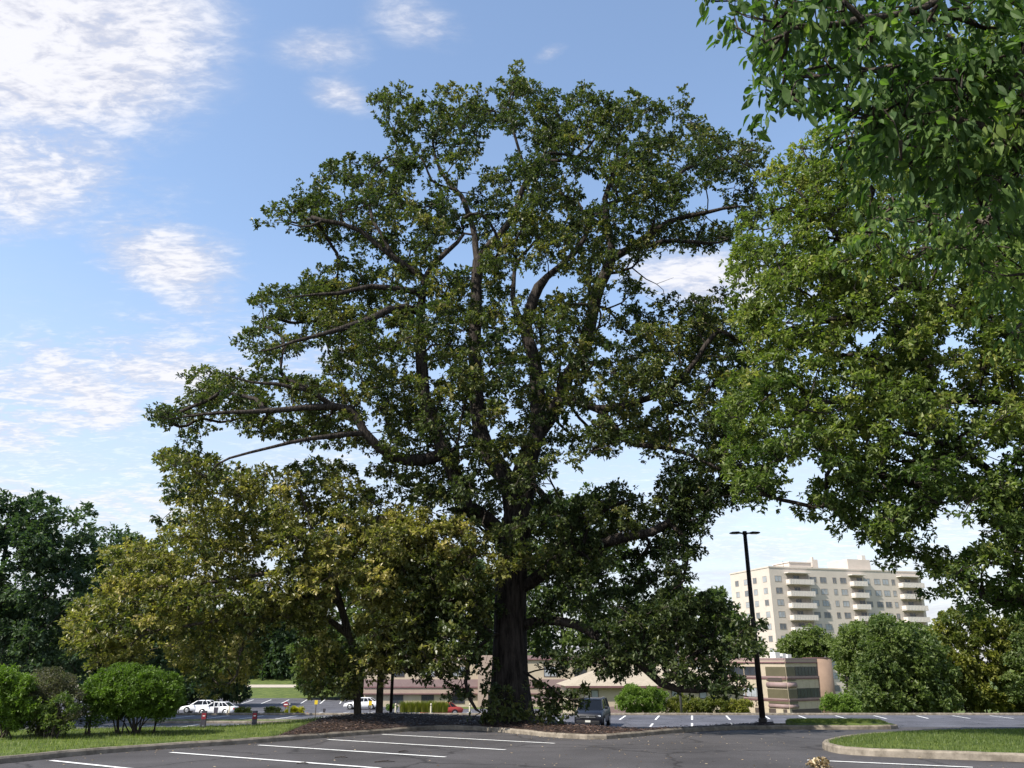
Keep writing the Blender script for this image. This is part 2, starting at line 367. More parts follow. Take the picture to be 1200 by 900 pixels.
sheet('grass_island', isl, m_turf, 0, islz, .5)
# far right slip of grass, verges at the lower lot and behind
sheet('grass_slip', [(17.6,30.3),(19,29.9),(32,29.8),(32,30.8),(18.6,30.8)], m_turf, .09, lambda x, y: -.02*y)
sheet('grass_median', [(-26,60.6),(-13.4,60.6),(-12.8,61.4),(-13.6,62.2),(-26,62.2)], m_turf, .12, skirt=.3)
for nm, pts in (('median_kerb', [(-26,60.5),(-13.3,60.5),(-12.7,61.4),(-13.5,62.3),(-26,62.3)]), ('edge_kerb', [(-75,69.5),(90,69.5)])):
    kerb(nm, pts, lambda x, y: -2.5)
sheet('grass_bank', [(-75,69.6),(4,69.6),(4,71.5),(-75,71.5)], m_turf, .1, skirt=.4)

# ------------------------------------------------------------------ painted lines
def line_strip(name, a, b, wd=.11, zf=None, dz=.0, m=None):
    a = np.array(a[:2], float); b = np.array(b[:2], float); d = (b-a)/np.linalg.norm(b-a); n_ = np.array([-d[1], d[0]])*wd/2
    poly = [tuple(a-n_), tuple(b-n_), tuple(b+n_), tuple(a+n_)]
    return sheet(name, poly, m or m_line, dz)
for a, b in [((200,881.5),(445,900)),((303,873),(522,887)),((384,866.5),(592,878.5)),((448,860.5),(650,871)),((60,891),(175,903)),((-95,902),(60,917)),((946,890.5),(1140,899))]:
    line_strip('painted_line', near(*a), near(*b), .13)
for (xa, ya), (xb, yb) in [((733,838.7),(726,843.5)),((772.5,838.7),(768,843.5)),((811,838.7),(811,843.5)),((851,838.7),(855.5,843.5)),((896,838.7),(902,842.6)),((936,838.7),(946,842.2)),((979,838.7),(992,842.2)),((1024,838.7),(1039,842.2)),((1074,838.7),(1088,842)),((1116,838.7),(1137,842)),((1160,838.7),(1188,842)),
        ((765,848),(762,851.5)),((811,847.5),(811,851)),((857,847.5),(859,850.5)),((463,844),(475,841.6)),((504,846),(512,844)),((529,847.5),(549,844)),((494,842.6),(499,842)),((560,848),(575,845)),((648,847),(660,842)),((602,848),(618,842))]:
    line_strip('painted_line', G(xa, ya), G(xb, yb), .14)
for x in np.arange(-62, -14, 2.75): line_strip('painted_line', (x, 63.6), (x+.9, 68.6), .13)
for x in np.arange(-58, -12, 2.75): line_strip('painted_line', (x, 54.6), (x+.7, 59.2), .13)
for x in np.arange(-66, -18, 2.9): line_strip('painted_line', (x, 126), (x-2.2, 139), .16)
for x in np.arange(-30, -2, 3.0): line_strip('painted_line', (x, 101), (x+1, 106), .15)

# ------------------------------------------------------------------ foliage
def unit_rand(n):
    v = rng.normal(size=(n, 3)); return v/np.linalg.norm(v, axis=1, keepdims=True)
LEAF4 = (np.array([[0,0,0],[.55,.5,.12],[1,0,-.06],[.45,-.5,.12]]), np.array([[0,3,2],[0,2,1]]))
def make_lobed():
    V = np.array([[0,0,0],[.22,.20,.05],[.38,.10,.0],[.55,.48,.12],[.68,.18,.02],[.86,.30,.05],[1,0,-.1],[.86,-.30,.05],[.68,-.18,.02],[.55,-.48,.12],[.38,-.10,0],[.22,-.20,.05]], float)
    F = np.array([[0,1,2],[0,2,10],[0,10,11],[2,3,4],[2,4,8],[2,8,10],[10,8,9],[4,5,6],[4,6,8],[8,6,7]]); return V, F
LOBED = make_lobed()
def make_ellip(droop=-.22):
    xs = [0,.18,.42,.68,.88,1]; ws = [0,.30,.5,.40,.18,0]; V = [[0,0,0]]; 
    for x, w_ in zip(xs[1:-1], ws[1:-1]): z = droop*x*x; V += [[x, w_, z+.10*w_], [x, 0, z-.02], [x, -w_, z+.10*w_]]
    V.append([1,0,droop]); F = [[0,2,1],[0,3,2]]
    for i in range(3):
        a = 1+3*i; F += [[a,a+1,a+4],[a,a+4,a+3],[a+1,a+2,a+5],[a+1,a+5,a+4]]
    F += [[10,11,13],[11,12,13]]
    return np.array(V, float), np.array(F)
ELLIP = make_ellip()
def leaves(base, outd, L_, W_, k, spread=1.0, droop=.25, shape=LEAF4, tint=None, jit=.04, lj=.35):
    n = len(base); B = np.repeat(base, k, 0)+rng.normal(size=(n*k, 3))*jit; O = np.repeat(outd, k, 0)
    d = O*.55+unit_rand(n*k)*spread+np.array([0, 0, -droop]); d /= np.linalg.norm(d, axis=1, keepdims=True)
    up = unit_rand(n*k)*.75+np.array([0, 0, 1.]); s = np.cross(up, d); s /= np.linalg.norm(s, axis=1, keepdims=True)+1e-9; nn = np.cross(d, s)
    le = L_*(1-lj+2*lj*rng.random(n*k)); we = le*W_/L_*(.8+.4*rng.random(n*k))
    sv, sf = shape
    V = B[:,None]+d[:,None]*(sv[None,:,0:1]*le[:,None,None])+s[:,None]*(sv[None,:,1:2]*we[:,None,None])+nn[:,None]*(sv[None,:,2:3]*le[:,None,None])
    F = (np.arange(n*k)*len(sv))[:,None,None]+sf[None]
    tn = np.repeat(tint, k) if tint is not None else np.full(n*k, .5)
    tn = np.clip(tn+rng.normal(size=n*k)*.18, 0, 1)
    return V.reshape(-1, 3), F.reshape(-1, 3), np.repeat(tn, len(sv))

def in_poly(px, py, poly):
    p = np.array(poly); x, y = p[:,0], p[:,1]; x2, y2 = np.roll(x, -1), np.roll(y, -1)
    c = np.zeros(px.shape, bool)
    for i in range(len(p)):
        cond = ((y[i] > py) != (y2[i] > py)) & (px < (x2[i]-x[i])*(py-y[i])/(y2[i]-y[i]+1e-12)+x[i]); c ^= cond
    return c
def poly_dist(px, py, poly):
    p = np.array(poly, float); q = np.roll(p, -1, 0); d = np.full(px.shape, 1e9)
    for a, b in zip(p, q):
        ab = b-a; t = np.clip(((px-a[0])*ab[0]+(py-a[1])*ab[1])/(ab@ab+1e-9), 0, 1); d = np.minimum(d, np.hypot(px-a[0]-t*ab[0], py-a[1]-t*ab[1]))
    return d
_nk = unit_rand(14)*rng.uniform(1.3, 2.9, (14, 1)); _np = rng.uniform(0, 6.28, 14)
def lump(p): return float(np.sin(_nk @ p+_np).sum()/math.sqrt(7))
def crown_points(poly, Y0, T, n, spacing, holes=(), dfull=110, inset=14, Tmin=.6, thr=-9., avoid=None, avoid_p=.6):
    """clump centres spread through a crown of real depth whose outline seen from the lot is poly"""
    p = np.array(poly); pts = []; tries = 0
    while len(pts) < n and tries < 60:
        tries += 1; m = n*3
        px = rng.uniform(p[:,0].min(), p[:,0].max(), m); py = rng.uniform(p[:,1].min(), p[:,1].max(), m)
        ok = in_poly(px, py, poly); d = poly_dist(px, py, poly); ok &= d > inset*(.6+.6*rng.random(m))
        for hl in holes: ok &= ~in_poly(px, py, hl) & (poly_dist(px, py, hl) > 7)
        px, py, d = px[ok], py[ok], d[ok]
        th = Tmin+(T-Tmin)*np.sqrt(np.clip(1-(1-np.clip(d/dfull, 0, 1))**2, 0, 1))
        u = rng.uniform(-1, 1, len(px)); u = np.sign(u)*np.abs(u)**.6
        for a, b, c in zip(px, py, Y0+u*th):
            q = P(a, b, c)
            if thr > -5 and lump(q) < thr: continue
            if avoid is not None and rng.random() < avoid_p and np.any((np.hypot(avoid[:,0]-a, avoid[:,1]-b) < avoid[:,3]) & (c < avoid[:,2]+.2)): continue
            if pts and np.min(np.sum((np.array(pts)-q)**2, 1)) < spacing**2: continue
            pts.append(q)
            if len(pts) >= n: break
    return np.array(pts)

def grow(root_lines, centres, load_r=.016, step=.55, wig=.10):
    pos = []; par = []; rad = []
    def add(p, q, r): pos.append(np.array(p, float)); par.append(q); rad.append(r); return len(pos)-1
    for li, line in enumerate(root_lines):
        pts = [np.array(l[:3], float) for l in line]; rs = [l[3] for l in line]
        if li == 0: cur = add(pts[0], -1, rs[0])
        else:
            A = np.array(pos); cur = int(np.argmin(np.linalg.norm(A-pts[0], axis=1)))
            if np.linalg.norm(A[cur]-pts[0]) > .25:
                k = max(1, int(np.linalg.norm(A[cur]-pts[0])/step)); a = A[cur]
                for j in range(1, k+1): cur = add(a+(pts[0]-a)*j/k, cur, rs[0])
        ph = rng.uniform(0, 6, 3)
        for i in range(len(pts)-1):
            a, b = pts[i], pts[i+1]; k = max(1, int(np.linalg.norm(b-a)/step))
            for j in range(1, k+1):
                t = j/k; q = a+(b-a)*t
                if li: q = q+(wig*np.sin(ph+q*1.9)+wig*1.3*np.sin(ph*2+q*4.1)+rng.normal(size=3)*wig*.7)*min(1, rs[i]*9)**.3
                cur = add(q, cur, rs[i]+(rs[i+1]-rs[i])*t)
    C_ = np.array(centres); A = np.array(pos); d0 = np.array([np.min(np.linalg.norm(A-c, axis=1)) for c in C_]); ends = {}
    for ci in np.argsort(d0):
        c = C_[ci]; A = np.array(pos); dv = c-A; dist = np.linalg.norm(dv, axis=1)
        down = np.clip(-dv[:,2]/(dist+1e-6), 0, 1)
        sc = dist*(1+.35*down)+np.array(rad)*1.0
        DP = A-A[np.maximum(np.array(par), 0)]; DP /= np.linalg.norm(DP, axis=1, keepdims=True)+1e-6
        cs = (DP*dv).sum(1)/(dist+1e-6); sc = sc*(1+.7*np.clip(.1-cs, 0, 1))
        sc[:4] += 30 if len(pos) > 30 else 0
        j = int(np.argmin(sc)); a = A[j]; k = max(2, int(dist[j]/step)+1)
        pd = (a-pos[par[j]]) if par[j] >= 0 else np.array([0, 0, 1.]); pd = pd/(np.linalg.norm(pd)+1e-9)
        ctrl = a+pd*dist[j]*.35+np.array([0, 0, .12*dist[j]])+rng.normal(size=3)*.12*dist[j]; cur = j
        for s_ in range(1, k+1):
            t = s_/k; q = a*(1-t)**2+2*ctrl*t*(1-t)+c*t*t
            if s_ < k: q = q+rng.normal(size=3)*.05
            cur = add(q, cur, 0)
        ends[ci] = cur
    n = len(pos); load = np.zeros(n)
    for e in ends.values(): load[e] += 1
    for i in range(n-1, 0, -1): load[par[i]] += load[i]
    r = np.maximum(np.array(rad), load_r*np.maximum(load, .5)**.5)
    PA = np.array(pos); pr = np.array(par); mk_ = np.full(n, -1)
    for i in range(n-1, 0, -1):
        if mk_[pr[i]] < 0 or r[i] >= r[mk_[pr[i]]]: mk_[pr[i]] = i
    idx_ = np.array([i for i in range(1, n) if mk_[i] >= 0])
    for _ in range(1): Q = PA.copy(); Q[idx_] = .5*PA[idx_]+.25*PA[pr[idx_]]+.25*PA[mk_[idx_]]; PA = Q
    for i in range(1, n): r[i] = min(r[i], r[pr[i]])
    pos = list(PA)
    return np.array(pos), np.array(par), r, load
def branch_mesh(tb, pos, par, r, load, sides_big=10):
    n = len(pos); kids = [[] for _ in range(n)]
    for i in range(1, n): kids[par[i]].append(i)
    main = [-1]*n
    for i in range(n):
        if kids[i]: main[i] = max(kids[i], key=lambda k: r[k]*10+load[k]*.001)
    starts = [0]+[k for i in range(n) for k in kids[i] if k != main[i]]
    for s in starts:
        ch = [s]; 
        while main[ch[-1]] >= 0: ch.append(main[ch[-1]])
        if s: ch = [par[s]]+ch
        pts = pos[ch]; rr = r[ch].copy()
        if s: rr[0] = min(rr[0], rr[1]*1.25)
        rr[-1] *= .5
        if len(pts) < 2: continue
        big = rr.max()
        tb.add(pts, rr, 26 if big > .45 else sides_big if big > .12 else 6 if big > .04 else 4)

def foliage_blobs(centres, r, tips, k, Lf, Wf, flat=.72, shape=LEAF4, tint0=.45, tvar=.16, droop=.25, hang=0., spread=1., jit=.04):
    n = len(centres); rb = r*(.7+.6*rng.random(n)); bt = tint0+rng.normal(size=n)*tvar
    nt_ = np.maximum(4, (tips*(rb/r)**2).astype(int)); idx = np.repeat(np.arange(n), nt_); m = len(idx)
    u = unit_rand(m); u[:,2] = np.where(u[:,2] < -.35, -u[:,2]*.6, u[:,2])
    rad = rb[idx]*(.30+.75*rng.random(m)**.55)
    # sub-lobes: squash directions towards a few axes of each clump so that its outline is broken
    ax = unit_rand(n*5).reshape(n, 5, 3); pick = ax[idx, rng.integers(0, 5, m)]
    u = u*.62+pick*.75; u /= np.linalg.norm(u, axis=1, keepdims=True)
    T_ = centres[idx]+u*rad[:,None]*np.array([1, 1, flat]); T_[:,2] -= hang*rad
    o = u+np.array([0, 0, .25]); o /= np.linalg.norm(o, axis=1, keepdims=True)
    return T_, o, idx, bt[idx]+rng.normal(size=m)*.06

def hand(lines, Yof):
    res = []
    for ln in lines:
        res.append([(*P(a, b, Yof+dy), rr*(.84 if rr < .22 else 1)) for a, b, dy, rr in ln])
    return res

def big_tree(name, label, cat, root, lines, crown_sets, bark, leafm, group=None, load_r=.016, flare=0, twigs=True, step=.55):
    """crown_sets: list of (centres, blobparams, leafparams)"""
    t = empty(name, root, label, cat, group); R0 = np.array(root)
    C_ = np.concatenate([c for c, _ in crown_sets])
    pos, par, r, load = grow(lines, C_, load_r, step)
    tb = TB(); branch_mesh(tb, pos-R0, par, r, load)
    LV, LF, LT = [], [], []; off = 0
    for c, kw in crown_sets:
        kw = dict(kw); k = kw.pop('k'); Lf = kw.pop('L'); Wf = kw.pop('W'); shape = kw.pop('shape', LEAF4); droop = kw.get('droop', .25); jit = kw.pop('jit', .05); sp = kw.pop('spread', 1.)
        T_, o, idx, tt = foliage_blobs(c, kw.pop('r'), kw.pop('tips'), k, Lf, Wf, **{a: b for a, b in kw.items()})
        if twigs:
            sel = np.where(rng.random(len(T_)) < .16)[0]
            for i in sel:
                a = c[idx[i]]; b = T_[i]; mid = (a+b)/2+rng.normal(size=3)*.07; tb.add(np.array([a, mid, b])-R0, [.016, .011, .006], 3)
        V, F, tn = leaves(T_, o, Lf, Wf, k, sp, droop, shape, tt, jit)
        LV.append(V-R0); LF.append(F+off); LT.append(tn); off += len(V)
    tk = tb.build('trunk', bark, t)
    if flare:
        me = tk.data; n = len(me.vertices); co = np.empty(n*3, np.float32); me.vertices.foreach_get('co', co); co = co.reshape(-1, 3)
        a = np.arctan2(co[:,1], co[:,0]); z = co[:,2]; near_ = (np.hypot(co[:,0], co[:,1]) < 2.2) & (z < 2.6)
        f = 1+flare*np.exp(-np.clip(z, -1, 9)*1.3)*(1+.45*np.sin(a*5+.7)+.25*np.sin(a*9+z)); f = np.where(near_, f, 1)
        co[:,0] *= f; co[:,1] *= f; me.vertices.foreach_set('co', co.ravel()); me.update()
    np_mesh('crown', np.concatenate(LV), np.concatenate(LF), leafm, t, np.concatenate(LT))
    return t

bark_oak = bark_mat('oak bark', (.014, .012, .011), (.080, .067, .058), 5)
bark_grey = bark_mat('grey bark', (.04, .032, .026), (.13, .11, .09), 7)
lf_oak = leaf_mat('oak leaf', (.027, .046, .017), (.100, .120, .036), (.21, .19, .058), trans=.32, rough=.45)
lf_yel = leaf_mat('yellowing oak leaf', (.060, .080, .022), (.235, .22, .060), (.42, .35, .13), rough=.40, spec=.45)
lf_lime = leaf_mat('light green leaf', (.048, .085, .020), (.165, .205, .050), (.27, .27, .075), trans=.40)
lf_dark = leaf_mat('dark far leaf', (.030, .056, .030), (.080, .120, .052))
lf_mid = leaf_mat('mid green far leaf', (.045, .075, .022), (.14, .18, .050))
lf_ylg = leaf_mat('yellow green far leaf', (.06, .085, .014), (.20, .20, .035))
lf_ash = leaf_mat('ash leaf', (.030, .065, .018), (.085, .145, .035), (.15, .21, .05), trans=.40, rough=.60, spec=.25)
lf_bush = leaf_mat('clipped bush leaf', (.045, .085, .014), (.13, .20, .03))
lf_brn = leaf_mat('thin brown shrub leaf', (.05, .06, .03), (.13, .115, .075))

# ---- the big oak
YO = 31.0
oak_root = P(599, 853, YO); oak_root[2] = -.62
tr = [(*(oak_root+np.array([0, 0, -.3])), .80), (*P(598, 830, YO), .74), (*P(597, 790, YO), .66), (*P(598, 740, YO), .62), (*P(598, 690, YO), .60), (*P(602, 640, YO), .58), (*P(609, 590, YO), .56), (*P(612, 560, YO), .52), (*P(620, 535, YO), .42)]
L1 = [
 [(600,600,0,.42),(588,560,.2,.38),(573,520,.5,.34),(563,490,.8,.31),(557,450,1,.29),(555,400,1.2,.27),(556,347,1.4,.26),(560,307,1.5,.25),(568,297,1.5,.21),(587,270,1.2,.18),(600,252,1,.17),(611,225,.8,.15),(616,210,.6,.13),(627,190,.4,.11),(648,166,.2,.08),(650,150,0,.05)],
 [(560,307,1.5,.2),(557,290,1.6,.18),(552,241,1.9,.15),(536,225,2.1,.13),(520,204,2.3,.11),(513,185,2.4,.08),(505,160,2.5,.05)],
 [(616,210,.6,.12),(610,193,.4,.1),(603,172,.2,.08),(601,150,0,.06),(598,120,0,.04)],
 [(627,190,.4,.1),(637,181,.2,.1),(675,185,-.3,.09),(688,175,-.5,.08),(706,156,-.8,.05)],
 [(600,640,0,.34),(570,610,-1,.32),(535,575,-1.8,.29),(517,530,-2,.27),(506,480,-2.2,.25),(498,420,-2.4,.23),(493,365,-2.6,.21),(501,330,-2.8,.17),(523,296,-2.6,.12),(540,270,-2.4,.08)],
 [(501,330,-2.8,.16),(480,312,-3,.15),(456,297,-3.2,.13),(440,287,-3.3,.12),(424,270,-3.5,.10),(379,265,-3.8,.07),(345,268,-4,.04)],
 [(456,297,-3.2,.11),(440,260,-3,.08),(430,235,-2.8,.06),(425,205,-2.6,.04)],
 [(495,345,-2.6,.17),(480,336,-3,.15),(435,336,-3.5,.12),(400,349,-4,.09),(370,345,-4.2,.06),(335,350,-4.4,.04)],
 [(494,372,-2.6,.19),(480,360,-3.2,.18),(453,360,-3.8,.17),(437,373,-4.2,.15),(400,383,-4.7,.12),(373,387,-5,.09),(347,389,-5.2,.07),(318,410,-5.3,.04)],
 [(516,535,-2,.24),(480,535,-2.6,.22),(443,522,-3.2,.20),(421,491,-3.6,.18),(411,477,-3.8,.17),(389,469,-4,.15),(357,477,-4.3,.13),(320,483,-4.6,.11),(288,483,-4.8,.09),(240,487,-5,.06),(195,488,-5.2,.03)],
 [(389,469,-4,.11),(357,461,-4.4,.10),(325,455,-4.7,.08),(296,453,-5,.05),(262,445,-5.1,.03)],
 [(443,510,-3.2,.13),(421,499,-3.8,.12),(387,509,-4.3,.11),(363,517,-4.7,.09),(320,530,-5,.06),(250,545,-5.3,.04)],
 [(620,535,0,.40),(632,505,.2,.36),(627,440,.6,.30),(617,385,.8,.26),(629,340,.9,.23),(645,325,.9,.18),(672,296,.9,.14),(690,270,.9,.1),(672,230,1,.06)],
 [(618,380,.8,.16),(600,345,1.2,.14),(605,310,1.6,.10),(640,270,1.9,.06)],
 [(632,505,.2,.30),(660,460,.0,.28),(685,400,-.4,.26),(707,341,-.8,.25),(720,304,-1,.24),(715,290,-1.1,.18),(710,239,-1.4,.15),(712,212,-1.6,.12),(725,193,-1.7,.09),(720,169,-1.9,.05)],
 [(720,304,-1,.20),(739,290,-1.2,.18),(760,271,-1.4,.16),(787,257,-1.6,.14),(805,248,-1.8,.12),(845,239,-2.2,.08),(882,242,-2.4,.04)],
 [(739,295,-1.2,.14),(773,281,-1.6,.12),(808,280,-2,.10),(829,287,-2.2,.08),(851,279,-2.4,.05)],
 [(711,244,-1.4,.12),(744,228,-1.2,.10),(780,210,-1,.08),(830,190,-.8,.06),(865,185,-.8,.03)],
 [(718,320,-1,.05),(745,312,-1.2,.035),(757,335,-1.3,.03),(775,335,-1.4,.02),(787,329,-1.5,.012)],
 [(640,495,0,.24),(651,464,-.8,.22),(672,464,-1.4,.20),(696,475,-2,.18),(740,470,-2.6,.15),(790,450,-3,.12),(830,410,-3.2,.08),(850,370,-3.3,.05)],
 [(696,475,-2,.14),(730,510,-2.6,.12),(780,530,-3,.10),(830,545,-3.4,.07),(880,560,-3.6,.04)],
 [(615,600,0,.17),(629,561,-.5,.16),(640,591,-.9,.15),(661,612,-1.3,.13),(700,600,-1.8,.09),(740,585,-2.2,.05)],
 [(612,645,0,.15),(621,623,-.3,.13),(637,607,-.5,.12),(640,592,-.8,.11)],
 [(612,690,0,.25),(651,655,-.8,.24),(683,647,-1.4,.23),(720,633,-2,.21),(760,620,-2.6,.19),(789,615,-3,.16),(795,593,-3,.13),(797,577,-3,.10),(830,590,-3.2,.07),(865,585,-3.4,.04)],
 [(789,615,-3,.12),(820,640,-3.4,.09),(800,680,-3.6,.06)],
 [(608,735,0,.22),(640,728,-.8,.20),(690,738,-1.6,.19),(725,758,-2.3,.18),(739,772,-2.6,.17),(752,788,-2.8,.16),(771,803,-3,.15),(811,807,-3.3,.12),(850,812,-3.6,.07),(872,812,-3.7,.04)],
 [(771,803,-3,.1),(790,790,-3,.09),(830,750,-2.8,.07),(880,745,-2.8,.05)],
 [(590,740,0,.10),(566,748,-1.4,.08),(545,770,-2,.08),(538,800,-2.1,.09),(548,826,-2.1,.09),(560,843,-2.0,.06)],
 [(606,780,0,.05),(640,800,-1.6,.04),(670,825,-2.2,.03),(690,815,-2.3,.015)],
]
oak_lines = [tr]+hand(L1, YO)
oak_poly = [(172,490),(205,473),(205,440),(245,428),(275,436),(298,424),(283,400),(292,345),(330,330),(345,318),(388,312),(385,288),(330,278),(306,264),(318,242),(350,232),(356,212),(392,188),(428,180),(452,178),(452,160),(436,140),(436,112),(462,104),(488,112),(498,132),(506,100),(530,104),(552,118),(575,104),(588,92),(598,78),(616,80),(628,100),(652,106),(680,110),(688,90),(710,102),(732,120),(752,112),(780,122),(800,112),(832,145),(872,165),(905,160),(908,190),(896,220),(895,255),(868,280),(852,298),(806,296),(778,298),(745,306),(745,318),(775,338),(812,345),(835,328),(870,350),(890,400),(900,480),(905,560),(890,602),(842,600),(822,612),(800,640),(806,690),(788,700),(770,660),(725,670),(640,690),(560,650),(500,600),(440,570),(420,530),(350,525),(300,520),(262,500),(210,510)]
av = []
for ln in L1[:17]:
    for (a, b, dy, rr), (a2, b2, dy2, r2_) in zip(ln[:-1], ln[1:]):
        k = max(1, int(math.hypot(a2-a, b2-b)/10))
        for j in range(k):
            if rr > .09 and 160 < b < 640: av.append((a+(a2-a)*j/k, b+(b2-b)*j/k, YO+dy, 10))
for b in range(545, 800, 8): av.append((607 if b < 640 else 599, b, YO, 19)); av.append((600, b, YO-.4, 19))
av = np.array(av)
oak_holes = [[(566,155),(592,150),(598,176),(588,190),(572,190)],[(690,545),(735,528),(775,545),(770,572),(720,572),(690,566)],[(548,196),(560,190),(560,215),(545,222)],[(484,206),(502,206),(500,232),(484,226)],
             [(735,318),(770,300),(862,304),(845,324),(800,338),(770,336)],[(512,300),(548,290),(552,315),(520,318)],[(598,330),(612,328),(614,346),(602,350)],[(655,535),(690,545),(670,590),(640,580)],[(320,425),(372,412),(378,432),(345,440)],[(428,505),(445,500),(440,520)],
             [(655,500),(676,486),(700,492),(680,505)],[(820,238),(850,230),(856,262),(835,262)],[(676,215),(700,200),(704,222),(690,240)],[(505,440),(520,430),(524,446)],[(588,480),(596,478),(596,500),(586,498)],[(820,610),(845,596),(905,602),(960,560),(960,620),(830,660)]]
c_main = crown_points(oak_poly, YO-.3, 5.6, 2050, .46, oak_holes, dfull=150, inset=7, thr=-.62, avoid=av, avoid_p=.5)
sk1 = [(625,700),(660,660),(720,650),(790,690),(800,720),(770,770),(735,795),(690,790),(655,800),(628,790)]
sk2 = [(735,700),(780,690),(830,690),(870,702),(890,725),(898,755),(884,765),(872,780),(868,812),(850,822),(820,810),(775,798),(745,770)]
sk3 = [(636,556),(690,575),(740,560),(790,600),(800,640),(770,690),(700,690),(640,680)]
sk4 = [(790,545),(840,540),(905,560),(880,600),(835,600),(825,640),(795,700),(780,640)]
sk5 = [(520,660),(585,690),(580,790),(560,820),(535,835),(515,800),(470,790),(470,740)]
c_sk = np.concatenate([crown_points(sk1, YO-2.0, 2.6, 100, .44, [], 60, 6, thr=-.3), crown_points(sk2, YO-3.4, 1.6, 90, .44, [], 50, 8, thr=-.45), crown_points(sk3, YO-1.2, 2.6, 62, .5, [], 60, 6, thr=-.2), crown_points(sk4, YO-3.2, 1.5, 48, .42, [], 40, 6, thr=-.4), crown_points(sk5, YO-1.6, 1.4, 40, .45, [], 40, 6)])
bs = [(568,820),(560,838),(600,842),(615,838),(630,832),(582,838),(645,838),(632,806),(650,815),(668,818),(684,812),(640,822),(660,832),(548,815),(575,800),(675,828),(590,815),(625,845),(575,848),(606,822)]
c_bs = np.array([P(a, b, YO-1.7+rng.uniform(-.5, .5)) for a, b in bs])
# top tufts rising off the silhouette
tuft_px = [(606,84),(688,98),(600,95),(800,114),(445,118),(470,110),(525,108),(350,240),(390,205),(460,190),(312,262),(180,488),(198,486),(232,438),(283,405),(215,520),(230,525),(205,545),(240,560),(215,580),(200,600),(262,560),(886,165),(740,118),(560,112)]
c_tf = np.array([P(a, b, YO-3+rng.uniform(-1.5, 1.5)) if b < 300 else P(a, b, YO-5) for a, b in tuft_px])
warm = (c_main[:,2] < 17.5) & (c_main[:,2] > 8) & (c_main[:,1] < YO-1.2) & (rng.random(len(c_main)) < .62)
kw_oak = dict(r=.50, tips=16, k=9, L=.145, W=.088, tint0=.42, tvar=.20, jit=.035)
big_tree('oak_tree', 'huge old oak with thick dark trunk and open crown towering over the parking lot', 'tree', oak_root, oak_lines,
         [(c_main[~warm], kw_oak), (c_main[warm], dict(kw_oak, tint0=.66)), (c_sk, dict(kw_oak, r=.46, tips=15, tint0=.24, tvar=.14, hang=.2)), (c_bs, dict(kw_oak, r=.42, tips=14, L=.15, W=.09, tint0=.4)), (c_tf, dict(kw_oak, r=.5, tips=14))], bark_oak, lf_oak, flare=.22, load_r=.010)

# ---- two smaller oaks at the left in the mulch
Y1 = 29.5
r1 = P(420, 846, 31.0); t1 = [(*(r1-np.array([0,0,.3])), .16), (*P(419, 815, 30.8), .15), (*P(416, 774, 30.4), .19), (*P(409, 742, 30.2), .19), (*P(398, 706, 30), .17), (*P(386, 667, 29.8), .15), (*P(372, 640, 29.6), .12), (*P(360, 600, 29.5), .08), (*P(350, 570, 29.5), .05)]
l1 = hand([[(386,667,.3,.12),(355,664,0,.11),(310,668,-.5,.10),(273,674,-1,.08),(217,678,-1.5,.06),(160,690,-2,.04)], [(409,742,.6,.13),(360,712,0,.12),(325,722,-.6,.11),(300,735,-1,.09),(288,749,-1.2,.08),(285,790,-1.3,.05)],
           [(398,706,.4,.10),(350,700,-.8,.10),(290,715,-1.6,.08),(210,730,-2.2,.06),(150,745,-2.6,.04)], [(386,667,.3,.09),(340,620,1,.08),(280,600,1.2,.05),(230,590,1,.03)], [(391,680,.3,.09),(420,640,0,.07),(440,600,0,.05)]], Y1)
p1 = [(72,748),(80,712),(112,690),(118,650),(150,630),(182,628),(196,600),(188,570),(186,535),(206,516),(250,522),(262,545),(300,540),(345,545),(372,522),(405,545),(440,572),(500,590),(505,640),(490,700),(485,760),(470,795),(440,800),(425,790),(408,815),(368,808),(352,780),(352,745),(330,735),(305,755),(300,800),(272,822),(240,815),(212,790),(175,772),(140,795),(100,778)]
c1_ = crown_points(p1, Y1, 3.4, 720, .45, [[(395,690),(412,690),(424,770),(404,770)],[(600/2+8,655),(325,652),(326,668),(305,668)]], 120, 10, thr=-.7)
low = crown_points([(352,755),(400,760),(480,745),(478,790),(440,800),(405,815),(360,808)], Y1, 1.5, 26, .5, [], 30, 6)
f1 = c1_[:,0]/c1_[:,1] ; up = (c1_[:,2] > 8.0)
kwy = dict(r=.50, tips=17, k=8, L=.145, W=.09, tint0=.47, tvar=.27, jit=.035)
big_tree('young_oak_tree', 'wide low oak with yellowing leaves and pale trunk left of the big oak', 'tree', r1, [[(x_, y_, z_, q_*.78) for x_, y_, z_, q_ in t1]]+l1,
         [(c1_[~up], kwy), (c1_[up], dict(kwy, tint0=.22)), (low, dict(kwy, r=.5, tint0=.2))], bark_grey, lf_yel, load_r=.0048, flare=.08)
r2 = P(444.5, 846, 31.4); t2 = [(*(r2-np.array([0,0,.3])), .18), (*P(445, 815, 31.2), .17), (*P(447, 775, 30.8), .17), (*P(449, 745, 30.2), .14), (*P(440, 715, 29.8), .12), (*P(434, 698, 29.5), .10), (*P(428, 660, 29.2), .07)]
l2 = hand([[(447,750,.7,.11),(480,720,-.2,.10),(520,680,-1,.08),(560,645,-1.6,.06),(610,655,-1.9,.04)], [(449,745,.7,.08),(480,690,0,.07),(500,640,-.5,.05)], [(447,770,1,.06),(500,760,0,.05),(540,765,-.4,.03)]], Y1)
p2 = [(440,640),(470,590),(510,590),(530,608),(556,600),(572,622),(592,645),(640,652),(636,670),(596,676),(568,705),(560,760),(545,775),(520,800),(500,790),(480,800),(445,790)]
